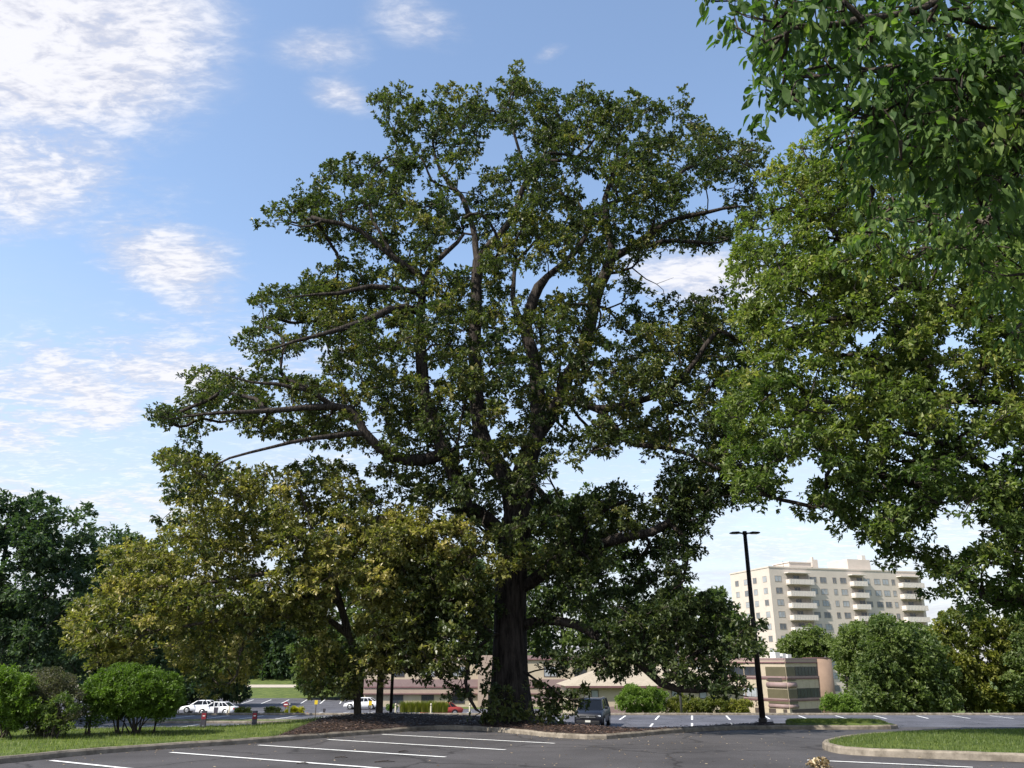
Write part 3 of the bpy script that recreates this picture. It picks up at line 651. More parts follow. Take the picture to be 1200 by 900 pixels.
c2_ = crown_points(p2, Y1-1.0, 1.8, 190, .45, [[(596,670),(625,676),(622,800),(560,800),(575,730)]], 60, 7, thr=-.8)
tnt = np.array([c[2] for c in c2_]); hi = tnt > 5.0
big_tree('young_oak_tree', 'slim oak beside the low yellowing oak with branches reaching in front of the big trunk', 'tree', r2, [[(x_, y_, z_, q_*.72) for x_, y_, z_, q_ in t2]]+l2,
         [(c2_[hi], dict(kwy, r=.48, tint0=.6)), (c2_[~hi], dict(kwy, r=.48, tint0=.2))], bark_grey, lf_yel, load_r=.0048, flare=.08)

# ---- large light green tree at the right
YR = 23.0
rr_ = np.array([17.2, 23.5, -.6])
tR = [(rr_[0], rr_[1], rr_[2]-.3, .5), (17.3, 23.5, 2, .42), (17.6, 23.4, 4.5, .38), (18.0, 23.2, 8, .33), (18.4, 23, 12, .26), (18.6, 23, 16, .18), (18.6, 23, 20, .1)]
lR = hand([[(1240,640,.4,.24),(1189,600,0,.21),(1160,590,-.2,.18),(1134,582,-.4,.15),(1096,577,-.8,.11),(1040,560,-1.2,.07),(970,545,-1.6,.04)], [(1240,640,.4,.20),(1177,556,0,.17),(1140,530,-.4,.13),(1080,520,-.8,.09),(1000,500,-1.2,.05)],
           [(1250,540,.3,.15),(1198,472,-.3,.12),(1151,470,-.6,.10),(1096,472,-1,.07),(1030,475,-1.4,.05),(950,480,-1.8,.03)], [(1250,440,.3,.16),(1150,380,-.4,.12),(1070,330,-1,.09),(990,280,-1.4,.06),(930,220,-1.6,.04)],
           [(1250,690,.3,.13),(1200,650,-.2,.09),(1150,655,-.5,.06),(1090,650,-.7,.03)], [(1070,330,-1,.08),(1000,370,-1.4,.06),(930,390,-1.8,.03)]], YR)
pR = [(905,190),(925,165),(980,150),(1100,60),(1300,-60),(1480,200),(1500,560),(1420,740),(1300,740),(1240,722),(1200,716),(1130,716),(1078,702),(1088,668),(1072,655),(1050,680),(1005,650),(985,612),(948,612),(940,590),(965,565),(925,575),(905,600),(870,585),(852,545),(842,500),(850,462),(872,420),(866,380),(850,350),(852,310),(868,280),(880,250)]
hR = [[(1095,600),(1150,600),(1165,640),(1115,655),(1080,640)],[(1090,395),(1120,388),(1126,408),(1100,412)],[(940,545),(970,535),(972,560),(945,566)]]
cR = crown_points(pR, YR-.5, 3.6, 1900, .42, hR, 130, 8, thr=-1.7)
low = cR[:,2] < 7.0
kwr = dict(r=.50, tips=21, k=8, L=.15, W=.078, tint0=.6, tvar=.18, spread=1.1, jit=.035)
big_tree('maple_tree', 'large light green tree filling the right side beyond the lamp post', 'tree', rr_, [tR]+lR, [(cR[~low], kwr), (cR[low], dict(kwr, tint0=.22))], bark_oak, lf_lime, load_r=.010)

# ---- near tree hanging into the top right corner
rn = np.array([6.6, 3.4, -.05])
tN = [(rn[0], rn[1], -.3, .26), (6.5, 3.4, 1.5, .22), (6.3, 3.6, 3.2, .19), (6.0, 3.9, 4.6, .15), (5.4, 4.2, 6, .10), (4.6, 4.4, 7.0, .06)]
lN = [[(6.3,3.6,3.2,.09), (*P(1250, 95, 4.6), .06), (*P(1150, 90, 4.8), .03), (*P(1080, 100, 4.7), .018), (*P(1000, 92, 4.6), .010), (*P(930, 95, 4.5), .006)],
      [(6.2,3.7,3.6,.08), (*P(1240, -60, 4.6), .03), (*P(1100, -30, 4.4), .02), (*P(960, 20, 4.3), .012), (*P(850, 15, 4.2), .006)],
      [(6.4,3.6,2.6,.07), (*P(1280, 280, 6.2), .05), (*P(1190, 275, 6.8), .03), (*P(1120, 265, 7), .014), (*P(1040, 270, 7.2), .008)],
      [(6.3,3.6,3.2,.06), (*P(1210, 180, 4.6), .035), (*P(1100, 170, 4.8), .016), (*P(1020, 175, 4.8), .008)]]
pN1 = [(815,-30),(900,-60),(1260,-60),(1290,200),(1200,235),(1120,235),(1060,215),(1010,235),(985,180),(955,130),(905,150),(870,95),(900,70),(845,50)]
pN2 = [(1010,240),(1060,225),(1290,200),(1290,390),(1200,400),(1170,350),(1120,320),(1050,300),(1000,280)]
cN1 = crown_points(pN1, 4.9, .8, 285, .09, [], 90, 10, .15); cN2 = crown_points(pN2, 7.0, .8, 85, .16, [], 80, 10, .15)
cN3 = np.array([[rng.uniform(1.5, 9), rng.uniform(-1.5, 5), rng.uniform(5.2, 8.5)] for _ in range(34)]); cN3 = cN3[(cN3[:,1] < 3.2)]
kn = dict(r=.20, tips=8, k=5, L=.100, W=.040, shape=ELLIP, tint0=.5, tvar=.2, droop=.95, spread=.75, hang=.3, jit=.05)
big_tree('ash_tree', 'near tree with long drooping pointed leaves hanging into the top right corner', 'tree', rn, [tN]+lN,
         [(cN1, dict(kn, tips=6)), (cN2, dict(kn, r=.30, tips=9, tint0=.75)), (cN3, dict(kn, r=.55, tips=18, k=5, L=.16, W=.07))], bark_grey, lf_ash, load_r=.004, twigs=True, step=.2)

# ---- generic trees and shrubs
def simple_tree(name, label, poly, Y0, T, n, leafm, Lf, r, trunk_px, cat='tree', group=None, tips=18, k=6, tint0=.45, tvar=.18, tr_r=.22, inset=6, dfull=60, hh=None, bark=None, flat=.75):
    c = crown_points(poly, Y0, T, n, r*.75, [], dfull, inset, T*.3)
    X = (trunk_px-600)/985*Y0; gz = h(X, Y0) if hh is None else hh
    root = np.array([X, Y0, gz-.05]); top = c[:,2].mean()
    ln = [(X, Y0, gz-.3, tr_r), (X+.1, Y0, gz+(top-gz)*.4, tr_r*.8), (X-.1, Y0, gz+(top-gz)*.8, tr_r*.6), (X, Y0, top+(c[:,2].max()-top)*.6, tr_r*.25)]
    return big_tree(name, label, cat, root, [ln], [(c, dict(r=r, tips=tips, k=k, L=Lf, W=Lf*.6, tint0=tint0, tvar=tvar, flat=flat))], bark or bark_oak, leafm, group, twigs=False, load_r=.02, step=1.2)
simple_tree('dark_green_tree', 'tall dark green tree at the far left edge behind the clipped shrubs', [(-150,620),(-60,580),(10,568),(50,576),(92,588),(112,620),(104,660),(120,700),(100,800),(-150,810)], 58, 4.5, 260, lf_dark, .34, 1.05, -20, tips=30, dfull=90, tr_r=.35)
simple_tree('dark_green_tree', 'smaller dark green tree between the far left tree and the yellowing oak', [(92,660),(112,632),(140,618),(172,634),(210,650),(240,800),(90,800)], 64, 3, 120, lf_dark, .34, 1.05, 150, tips=26, tr_r=.25, tint0=.6)
simple_tree('hillside_tree', 'mid green tree rising behind the white car and slim trunks', [(335,700),(365,640),(430,620),(480,640),(500,700),(470,800),(352,806)], 150, 8, 150, lf_mid, .75, 2.2, 420, tips=24, tr_r=.4, hh=-4.3)
simple_tree('hillside_tree', 'broad green tree behind the long office roof right of the big trunk', [(560,690),(600,640),(650,560),(700,566),(735,630),(760,690),(765,775),(560,790)], 165, 10, 230, lf_mid, .8, 2.3, 660, tips=24, tr_r=.5, hh=-4.3, tint0=.3)
simple_tree('hillside_tree', 'dull green tree above the long office roof under the low oak bough', [(745,720),(790,685),(840,690),(875,720),(885,775),(745,785)], 165, 8, 110, lf_mid, .8, 2.2, 810, tips=24, tr_r=.4, hh=-8)
simple_tree('hillside_tree', 'dark green tree behind the slim oak left of the big trunk', [(470,700),(500,650),(560,640),(590,700),(590,785),(480,785)], 160, 8, 110, lf_dark, .8, 2.2, 530, tips=24, tr_r=.4, hh=-4.3, tint0=.8)
for i, (px, tp, y0) in enumerate([(-40,700,198),(20,690,190),(90,700,200),(150,715,192),(200,690,190),(240,720,186),(275,700,190),(312,690,186),(350,705,188),(390,730,192)]):
    simple_tree('wood_tree', 'dark green tree in the wood on the hill beyond the pale road', [(px-42,797),(px-38,tp+35),(px-15,tp),(px+18,tp+4),(px+40,tp+30),(px+42,797)], y0, 4, 60, lf_dark, .9, 2.6, px, group='wood on the hill beyond the pale road', tips=24, tr_r=.4, tint0=.5, dfull=35)
simple_tree('dark_green_tree', 'dark tree standing right behind the two white sedans', [(180,828),(176,760),(190,710),(225,700),(255,720),(262,780),(258,829)], 116, 3.5, 150, lf_dark, .5, 1.3, 220, tips=26, tr_r=.3, tint0=.4, hh=-4.3)
simple_tree('dark_green_tree', 'dark tree behind the framed notice board at the edge of the far lot', [(246,829),(250,770),(262,730),(285,735),(292,790),(286,822)], 120, 2.5, 70, lf_dark, .5, 1.2, 268, tips=26, tr_r=.25, tint0=.5, hh=-4.3)
simple_tree('hillside_tree', 'round mid green tree at the back corner of the far parking lot', [(348,812),(346,770),(365,742),(400,735),(440,745),(470,780),(468,818),(400,820)], 141, 4, 120, lf_mid, .6, 1.6, 410, tips=26, tr_r=.3, tint0=.35, hh=-4.3)
# right-hand belt
simple_tree('pale_willow_tree', 'pale feathery green tree right beside the round brown tower', [(975,760),(985,735),(1000,728),(1022,740),(1036,800),(1030,836),(1000,836),(992,800),(985,780)], 92, 3, 110, lf_mid, .34, 1.0, 990, tint0=.85, tips=30)
simple_tree('round_green_tree', 'dense dark green tree in the middle of the belt right of the round tower', [(1000,800),(1008,760),(1030,730),(1062,724),(1100,742),(1122,790),(1118,842),(1000,842)], 82, 3, 150, lf_mid, .36, 1.0, 1060, tint0=.55, tips=32)
simple_tree('yellow_green_tree', 'yellow green tree near the right edge beyond the parking lot', [(1095,842),(1092,760),(1100,722),(1130,708),(1165,716),(1190,735),(1196,842)], 86, 3, 130, lf_ylg, .36, 1.0, 1145, tint0=.45, tips=30)
simple_tree('round_green_tree', 'green tree cut off by the right edge beyond the parking lot', [(1170,842),(1175,740),(1200,715),(1250,700),(1310,730),(1340,842)], 84, 3.5, 150, lf_mid, .36, 1.05, 1255, tint0=.5, tips=28)
simple_tree('pale_willow_tree', 'loose pale green tree filling the gap left of the yellow green tree', [(1060,842),(1068,770),(1082,738),(1098,730),(1110,770),(1115,842)], 90, 2, 90, lf_mid, .34, 1.0, 1090, tint0=.8, tips=28)
simple_tree('pale_willow_tree', 'loose pale green tree filling the gap right of the yellow green tree', [(1165,842),(1172,750),(1190,718),(1215,720),(1225,842)], 91, 2, 90, lf_ylg, .34, 1.0, 1195, tint0=.6, tips=28)
simple_tree('hillside_tree', 'light green tree under the apartment block above the brown office', [(908,775),(912,752),(935,738),(962,736),(985,750),(988,775)], 160, 4, 85, lf_mid, .5, 1.5, 942, tint0=.9, tips=24, hh=-9.3)
simple_tree('hillside_tree', 'green tree standing before the lower floors of the apartment block', [(980,775),(985,735),(1010,722),(1050,724),(1090,740),(1090,790),(980,790)], 150, 5, 90, lf_mid, .55, 1.6, 1030, tint0=.7, tips=24, hh=-9.3)
simple_tree('hillside_tree', 'grey green tree between low oak bough and apartment block', [(838,775),(842,752),(865,742),(890,750),(905,775)], 155, 4, 50, lf_mid, .5, 1.5, 872, tint0=.5, tips=24, hh=-9.3)
def shrub(name, label, px, w_px, top, bot, Y, leafm, Lf=.12, n=24, tint0=.5, tips=22, k=6, stems=7, cat='shrub', group=None, hh=None, r=None, tvar=.14):
    poly = [(px-w_px/2, bot-(bot-top)*.25), (px-w_px*.46, top+(bot-top)*.3), (px-w_px*.28, top+(bot-top)*.06), (px, top), (px+w_px*.28, top+(bot-top)*.06), (px+w_px*.46, top+(bot-top)*.3), (px+w_px/2, bot-(bot-top)*.25), (px+w_px*.3, bot), (px-w_px*.3, bot)]
    mpp = Y*.98/930; r = r or w_px*mpp*.16
    c = crown_points(poly, Y, w_px*mpp*.38, n, r*.6, [], w_px*.3, r/mpp*.55, w_px*mpp*.1)
    X = (px-600)/1005*Y; gz = h(X, Y) if hh is None else hh
    t = empty(name, (X, Y, gz), label, cat, group); R0 = np.array([X, Y, gz]); tb = TB()
    for s in range(stems):
        e = c[rng.integers(len(c))]; a = np.array([X+rng.uniform(-.12, .12)*w_px*mpp, Y+rng.uniform(-.1, .1), gz-.05]); m1 = a*.6+e*.4+rng.normal(size=3)*.05*w_px*mpp*.3; m1[2] = a[2]+(e[2]-a[2])*.55
        tb.add(np.array([a, m1, e])-R0, [.022, .016, .006], 5)
    tb.build('stems', bark_grey, t)
    T_, o, idx, tt = foliage_blobs(c, r, tips, k, Lf, Lf*.5, flat=.8, tint0=tint0, tvar=tvar)
    V, F, tn = leaves(T_, o, Lf, Lf*.5, k, 1., .1, LEAF4, tt, .02); np_mesh('foliage', V-R0, F, leafm, t, tn)
    return t
def vz(px, py, Y): return float(P(px, py, Y)[2])
# shrubs on the grass verge (left)
shrub('clipped_shrub', 'largest round bright green clipped shrub with bare spreading stems on the verge', 156, 118, 779, 841, 24.6, lf_bush, .075, 300, .6, 40, 8, 18, hh=bedz(-11, 24.6), r=.19)
shrub('clipped_shrub', 'clipped yellow green shrub cut off at the left edge of the verge', 10, 70, 782, 856, 23.0, lf_bush, .075, 110, .85, 38, 8, 9, hh=bedz(-13.5, 23), r=.22)
shrub('twiggy_shrub', 'grey brown half bare twiggy shrub between the two clipped green shrubs', 58, 84, 784, 862, 23.6, lf_brn, .06, 120, .5, 26, 6, 18, hh=bedz(-12.8, 23.6), r=.22)
shrub('twiggy_shrub', 'low dull green shrub in front of the half bare twiggy shrub', 66, 56, 812, 858, 22.8, lf_lime, .07, 26, .3, 18, 5, 10, hh=bedz(-12.2, 22.8), r=.18)
shrub('twiggy_shrub', 'thin upright leafy shrub touching the left side of the largest clipped shrub', 108, 32, 796, 856, 24.0, lf_bush, .07, 16, .3, 18, 5, 6, hh=bedz(-11.7, 24), r=.17)
shrub('twiggy_shrub', 'small sparse sapling with one stem right of the largest clipped shrub', 186, 30, 806, 846, 25.2, lf_lime, .08, 14, .3, 14, 5, 3, hh=bedz(-10.4, 25.2), r=.18)
# planting beyond the lower lot
bed = -2.4
shrub('hedge_shrub', 'bright yellow shrub beside the red flowers beyond the lower lot', 345, 26, 828.5, 840, 71, leaf_mat('golden leaf', (.30,.28,.01), (.55,.48,.02)), .12, 30, .5, 24, 6, 3, hh=bed, r=.25)
shrub('hedge_shrub', 'dull olive shrub left of the bright yellow shrub', 320, 22, 829, 840, 71.5, lf_ylg, .12, 22, .5, 24, 6, 3, hh=bed, r=.25)
shrub('hedge_shrub', 'dark maroon shrub between yellow shrub and red flowers', 350, 14, 832.5, 841, 70.6, leaf_mat('maroon leaf', (.05,.012,.012), (.12,.03,.03)), .1, 12, .5, 24, 6, 3, hh=bed, r=.2)
shrub('flower_clump', 'low clump of red flowers at the end of the planting bed', 361, 10, 836, 841, 70.4, leaf_mat('red flower', (.35,.03,.03), (.5,.08,.06)), .08, 8, .5, 20, 6, 3, 'flowers', hh=bed, r=.15)
shrub('hedge_shrub', 'pale lime low shrub below the olive shrub', 326, 24, 835, 841.5, 70.3, lf_ylg, .1, 16, .9, 24, 6, 3, hh=bed, r=.18)
shrub('hedge_shrub', 'small pale lime shrub behind the right sandwich board', 292, 14, 834.5, 841, 70.8, lf_ylg, .1, 10, .85, 24, 6, 3, hh=bed, r=.18)
shrub('hedge_shrub', 'olive green shrub left of the olive hedge near the cream boards', 284, 22, 829, 838, 71.5, lf_ylg, .12, 18, .3, 24, 6, 3, hh=bed, r=.25)
shrub('leafy_shrub', 'large bright green shrub against the hipped roof building', 752, 62, 802, 838, 73, lf_bush, .16, 90, .85, 32, 7, 6, hh=-3.0, r=.42)
shrub('leafy_shrub', 'yellow green shrub right of the large bright green shrub', 800, 44, 813, 838, 73, lf_ylg, .16, 40, .6, 28, 7, 5, hh=-3.0, r=.4)
shrub('leafy_shrub', 'dull green shrub below the drooping end of the low oak bough', 838, 42, 816, 838, 72.5, lf_ylg, .16, 36, .35, 28, 7, 5, hh=-3.0, r=.36)
shrub('leafy_shrub', 'bright yellow green shrub at the foot of the lamp post', 868, 34, 819, 838, 72, lf_ylg, .16, 28, .9, 28, 7, 5, hh=-3.0, r=.33)
shrub('leafy_shrub', 'yellow green shrub at the foot of the round brown tower', 985, 46, 812, 837, 74, lf_bush, .16, 44, .98, 28, 7, 5, hh=-3.2, r=.4)
# ornamental grass row and small hedge before the long office
def grass_clump(label, px, Y, w_, ht, group):
    X = (px-600)/1005*Y; t = empty('grass_clump', (X, Y, -2.42), label, 'ornamental grass', group)
    n = 500; a = rng.uniform(0, 2*math.pi, n); rr = rng.uniform(0, w_*.3, n); lean = rng.uniform(.1, .5, n); H = ht*rng.uniform(.6, 1.05, n)
    b = np.stack([rr*np.cos(a), rr*np.sin(a), np.zeros(n)], 1); dr = np.stack([np.cos(a), np.sin(a), np.zeros(n)], 1); sd_ = np.stack([-np.sin(a), np.cos(a), np.zeros(n)], 1)*.012
    mid = b+dr*lean[:,None]*.25*ht+np.array([0,0,1])*H[:,None]*.6; tp_ = b+dr*lean[:,None]*.8*ht+np.array([0,0,1])*H[:,None]
    V = np.stack([b-sd_, b+sd_, mid+sd_, mid-sd_, tp_], 1).reshape(-1, 3); i = np.arange(n)[:,None]*5
    F = np.concatenate([i+np.array([[0,1,2]]), i+np.array([[0,2,3]]), i+np.array([[3,2,4]])])
    np_mesh('blades', V, F, lf_ylg, t, np.repeat(rng.uniform(.3, 1, n), 5)); return t
for i, px in enumerate((473, 481, 489, 497, 505, 513, 520)):
    grass_clump('tall feathery light green grass clump before the cream office wall', px, 71.5, 1.1, .95, 'row of tall grass clumps before the office')
shrub('hedge_shrub', 'small trimmed green shrub left of the tall grass clumps', 459, 14, 826, 832, 98, lf_bush, .15, 14, .6, 20, 6, 3, hh=-4.2, r=.3)

# ------------------------------------------------------------------ buildings
m_cream = mat('cream wall', (.40, .34, .255), .9, var=.07, scale=1.4, bump=.3, bscale=20)
m_tan = mat('tan wall', (.34, .265, .215), .9, var=.06, scale=1.2)
m_mauve = mat('mauve metal band', (.24, .17, .165), .6, var=.08, scale=2)
m_mauve_d = mat('dark mauve trim', (.16, .085, .09), .6, var=.1, scale=2)
m_brown = mat('brown tower panels', (.24, .165, .12), .85, var=.08, scale=1.2)
m_glass = mat('dark glass', (.035, .04, .05), .12, spec=.6, var=.3, scale=.6)
m_blind = mat('window blind', (.30, .32, .34), .35, spec=.5, var=.2, scale=.7)
m_olive = mat('olive panel', (.10, .088, .055), .45, var=.1, scale=.8)
m_frame = mat('dark window frame', (.07, .055, .05), .6)
m_hr = mat('apartment concrete', (.52, .46, .40), .9, var=.05, scale=.5, bump=.2, bscale=6)
m_hrw = mat('balcony white', (.62, .57, .52), .8, var=.04, scale=1)
m_hrw2 = mat('apartment window glass', (.13, .14, .155), .3, spec=.5, var=.3, scale=.5)
m_hrd = mat('apartment recess', (.30, .26, .225), .9, var=.15, scale=.8)  # wall tone darkened to stand for balcony recess shade; window frames share it
m_roof = mat('tan shingle roof', (.34, .29, .22), .95, var=.12, scale=3, bump=.5, bscale=10)
m_white = mat('white metal', (.62, .62, .60), .5, var=.05)
m_dark = mat('dark bronze metal', (.022, .017, .016), .5, spec=.4)
def facade(corner, direction):
    """local frame: x along the wall, y into the building, z up"""
    d = Vector((direction[0], direction[1], 0)).normalized(); inn = Vector((-d.y, d.x, 0))
    return Matrix(((d.x, inn.x, 0, corner[0]), (d.y, inn.y, 0, corner[1]), (0, 0, 1, 0), (0, 0, 0, 1)))
def wbox(parent, name, m, M, a, b, bevel=0): return MB().box(a, b, M).build(name, m, parent, bevel=bevel)
def at_root(t):   # children were built in world space
    inv = Matrix.Translation(-Vector(t.location))
    for c in t.children:
        if c.type == 'MESH': c.data.transform(inv)
        for d in c.children:
            if d.type == 'MESH': d.data.transform(inv)
def window(parent, M, x0, x1, z0, z1, glass=m_glass, mull=1, fr=m_frame, depth=.06, fw=.06):
    f = MB(); f.box((x0, -depth, z0), (x0+fw, .0, z1), M).box((x1-fw, -depth, z0), (x1, 0, z1), M).box((x0+fw, -depth, z1-fw), (x1-fw, 0, z1), M).box((x0+fw, -depth, z0), (x1-fw, 0, z0+fw), M)
    for k in range(mull): xm = x0+(x1-x0)*(k+1)/(mull+1); f.box((xm-fw*.4, -depth+.01, z0+fw), (xm+fw*.4, 0, z1-fw), M)
    fo = f.build('window', fr, parent); g_ = MB().box((x0+fw, -depth*.35, z0+fw), (x1-fw, -.003, z1-fw), M).build('pane', glass, fo); return fo

# apartment block
c0 = (63.4, 200.0); dR_ = (.96, .28); MR = facade(c0, dR_); ML = facade((63.4-.28*18, 200+.96*18), (.28, -.96))
ap = empty('apartment_block', (63.4, 200, -9.3), 'tall cream apartment block with stacked balconies behind the right-hand trees', 'building')
zt = float(P(901, 665, 200)[2]); LW = 45.2; zb = -9.5; pitch = 2.82
wal = MB(); wal.box((0, 0, zb), (LW, 18, zt), MR); wal.build('wall', m_hr, ap)
wbox(ap, 'parapet', m_hr, MR, (-.12, -.12, zt), (LW+.12, 18.12, zt+.35))
for (x0, x1, y0, y1, hh_) in ((9.5, 16, 5, 12, 2.1), (26.5, 33.5, 4, 12, 3.4)): wbox(ap, 'roof_house', m_hr, MR, (x0, y0, zt+.36), (x1, y1, zt+hh_))
wbox(ap, 'roof_house_cap', m_hrw, MR, (9.3, 4.8, zt+2.11), (16.2, 12.2, zt+2.35)); wbox(ap, 'chimney', m_hr, MR, (17.2, 6, zt+.36), (18.9, 8, zt+3.2)); wbox(ap, 'chimney_pot', m_hr, MR, (17.6, 6.5, zt+3.21), (18.1, 7.2, zt+3.9)); wbox(ap, 'roof_vent', m_hrw, MR, (31.5, 4.5, zt+3.41), (32.7, 6, zt+4.6))
MB().tube([MR @ Vector((6.3, 3, zt+.3)), MR @ Vector((6.3, 3, zt+2.1))], .05, 5).build('mast', m_frame, ap)
for r_ in range(11):
    z1 = zt-1.9-r_*pitch; z0 = z1-1.45
    if z0 < zb+.5: break
    for x in (2.3, 12.4, 15.3, 18.6, 21.2, 28.3, 31.4, 34.0, 36.4):
        wd_ = 1.9 if x not in (18.6, 36.4, 45.6) else 1.1
        window(ap, MR, x-wd_/2, x+wd_/2, z0, z1, m_blind if (r_*7+int(x)) % 3 else m_hrw2, 1, m_hrd, .05, .09)
    for x in (2.2, 6.6, 10.8, 15.0): window(ap, ML, 18-x-.85, 18-x+.85, z0, z1, m_blind if (r_*5+int(x)) % 3 else m_hrw2, 1, m_hrd, .05, .09)
    zf_ = z1+.45-2.4
    for x0, x1 in ((4.4, 11.4), (23.0, 27.2), (37.8, 44.6)):
        wbox(ap, 'recess_shade', m_hrd, MR, (x0+.4, -.03, zf_+.1), (x1-.3, -.003, zf_+2.35))  # flat sheet on the wall, recess shade put into its colour
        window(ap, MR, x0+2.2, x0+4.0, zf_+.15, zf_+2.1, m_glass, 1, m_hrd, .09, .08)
        b_ = MB(); b_.box((x0, -1.7, zf_-.15), (x1, -.035, zf_+.02), MR); bo = b_.build('balcony', m_hrw, ap)
        rl = MB(); rl.box((x0, -1.7, zf_+.95), (x1, -1.62, zf_+1.08), MR).box((x0, -1.68, zf_+.022), (x1, -1.64, zf_+.948), MR).box((x0, -1.6, zf_+.1), (x0+.06, -.1, zf_+1.02), MR).box((x1-.06, -1.6, zf_+.1), (x1, -.1, zf_+1.02), MR)
        for q in np.arange(x0+.3, x1, .45): rl.box((q, -1.73, zf_+.05), (q+.12, -1.701, zf_+.94), MR)
        rl.build('railing', m_hrw, bo)
    if r_ == 0:
        for x0, x1 in ((4.2, 10.8), (22.8, 27.2), (37.6, 44.6)): wbox(ap, 'canopy', m_hrw, MR, (x0, -1.75, zf_+2.55), (x1, -.035, zf_+2.75))
at_root(ap)

# brown office with round tower (number 201)
co_ = (42.5, 131.0); M1 = facade(co_, (.85, .53)); M2 = facade((42.5-.53*22, 131+.85*22), (.53, -.85))
of = empty('office_building', (42.5, 131, -9.0), 'three storey cream and mauve office numbered 201 with round brown tower behind the lamp post', 'building')
LR = 7.7; LL = 22.
zz = lambda y: float(P(920, y, 131)[2])
b_ = MB(); b_.box((0, 0, -9.3), (LR, 22, zz(773)), M1); b_.build('wall', m_cream, of)
for M_, Lw, inv in ((M1, LR, 0), (M2, LL, 1)):
    x0 = 0 if not inv else 0
    for nm, ya, yb, m_, pr in (('parapet_band', 771, 773.2, m_mauve, .16), ('fascia', 773.2, 775.7, m_tan, .10), ('trim', 775.7, 777.2, m_mauve_d, .16), ('sill_band', 792.6, 794.6, m_mauve, .18), ('sill_trim', 794.6, 796.2, m_mauve_d, .12), ('sill_band', 818.8, 820.6, m_mauve, .18), ('sill_trim', 820.6, 822.2, m_mauve_d, .12)):
        a, b2 = (.0, Lw) if not inv else (0, Lw-.002)
        wbox(of, nm, m_, M_, (a, -pr, zz(yb)), (b2+(pr if inv else 0)*0, -.002, zz(ya)-.002))
    for ya, yb in ((781.3, 792.4), (807, 818.6)):
        if inv:
            for k in range(5): window(of, M2, LL-5.0-3.4*(k+1), LL-5.0-3.4*k-.15, zz(yb), zz(ya), m_blind if ya > 800 or k > 1 else m_glass, 2)
        else: window(of, M1, 2.1, LR-.05, zz(yb), zz(ya), m_glass, 6)
    for q in np.arange(2.2, Lw-1 if not inv else LL-5, 1.45):
        for ya, yb in ((796.4, 806.8), (822.4, 831)): wbox(of, 'panel_joint', m_tan, M_, (q, -.012, zz(yb)), (q+.05, -.003, zz(ya)))
# corner bay
for M_, a, b2 in ((M1, .02, 1.95), (M2, LL-3.9, LL-.02)):
    wbox(of, 'bay_panel', m_olive, M_, (a, -.10, zz(798)), (b2, -.004, zz(781.5))); wbox(of, 'bay_panel', m_olive, M_, (a, -.10, zz(825)), (b2, -.004, zz(808)))
    for ya, yb in ((799, 807.5), (825, 831.5)):
        r0 = (zz(ya)-zz(yb))/2; zc = (zz(ya)+zz(yb))/2; tb_ = MB()
        r0 *= .85; p0 = M_ @ Vector((a if M_ is M2 else a+.02, .12, zc)); p1_ = M_ @ Vector((b2, .12, zc)); tb_.tube([p0, p1_], r0, 16); tb_.build('round_band', m_mauve, of, True)
wbox(of, 'dark_opening', m_frame, M2, (LL-3.6, -.13, zz(798.4)), (LL-.8, -.101, zz(794)))
wbox(of, 'entry_recess', m_frame, M2, (LL-9, -.05, -9.2), (LL-.5, -.004, zz(831.5))); wbox(of, 'entry_recess', m_frame, M1, (.5, -.05, -9.2), (LR-.5, -.004, zz(831.5)))
for q in (LL-8, LL-5.2, LL-2.4): wbox(of, 'entry_pier', m_cream, M2, (q, -.3, -9.2), (q+1.4, -.051, zz(831.6)))
cyc = M1 @ Vector((LR+1.55, 1.2, 0)); tw = MB(); tw.tube([(cyc.x, cyc.y, -9.3), (cyc.x, cyc.y, zz(771.2))], 2.2, 40); tw.build('round_tower', m_brown, of, True)
tc_ = MB(); tc_.tube([(cyc.x, cyc.y, zz(771.2)+.002), (cyc.x, cyc.y, zz(770.4))], 2.26, 40); tc_.build('tower_cap', m_mauve_d, of)
for (x, y, s, hh_) in ((1.5, 3, 1.1, .9), (3.2, 3, .8, .7), (5.6, 4, .9, .6)): wbox(of, 'roof_unit', m_white, M1, (x, y, zz(773)), (x+s, y+s, zz(771)+hh_))
cu = bpy.data.curves.new('num', 'FONT'); cu.body = '201'; cu.size = 1.15; cu.extrude = .02; cu.align_x = 'CENTER'
ob_ = bpy.data.objects.new('num', cu); COL.objects.link(ob_); dg = bpy.context.evaluated_depsgraph_get(); me = bpy.data.meshes.new_from_object(ob_.evaluated_get(dg)); bpy.data.objects.remove(ob_)
me.transform(M2 @ Matrix.Translation((LL-5.9, -.03, zz(829.6))) @ Matrix.Rotation(math.pi/2, 4, 'X')); link_mesh('number_lettering', me, m_frame, of)
at_root(of)

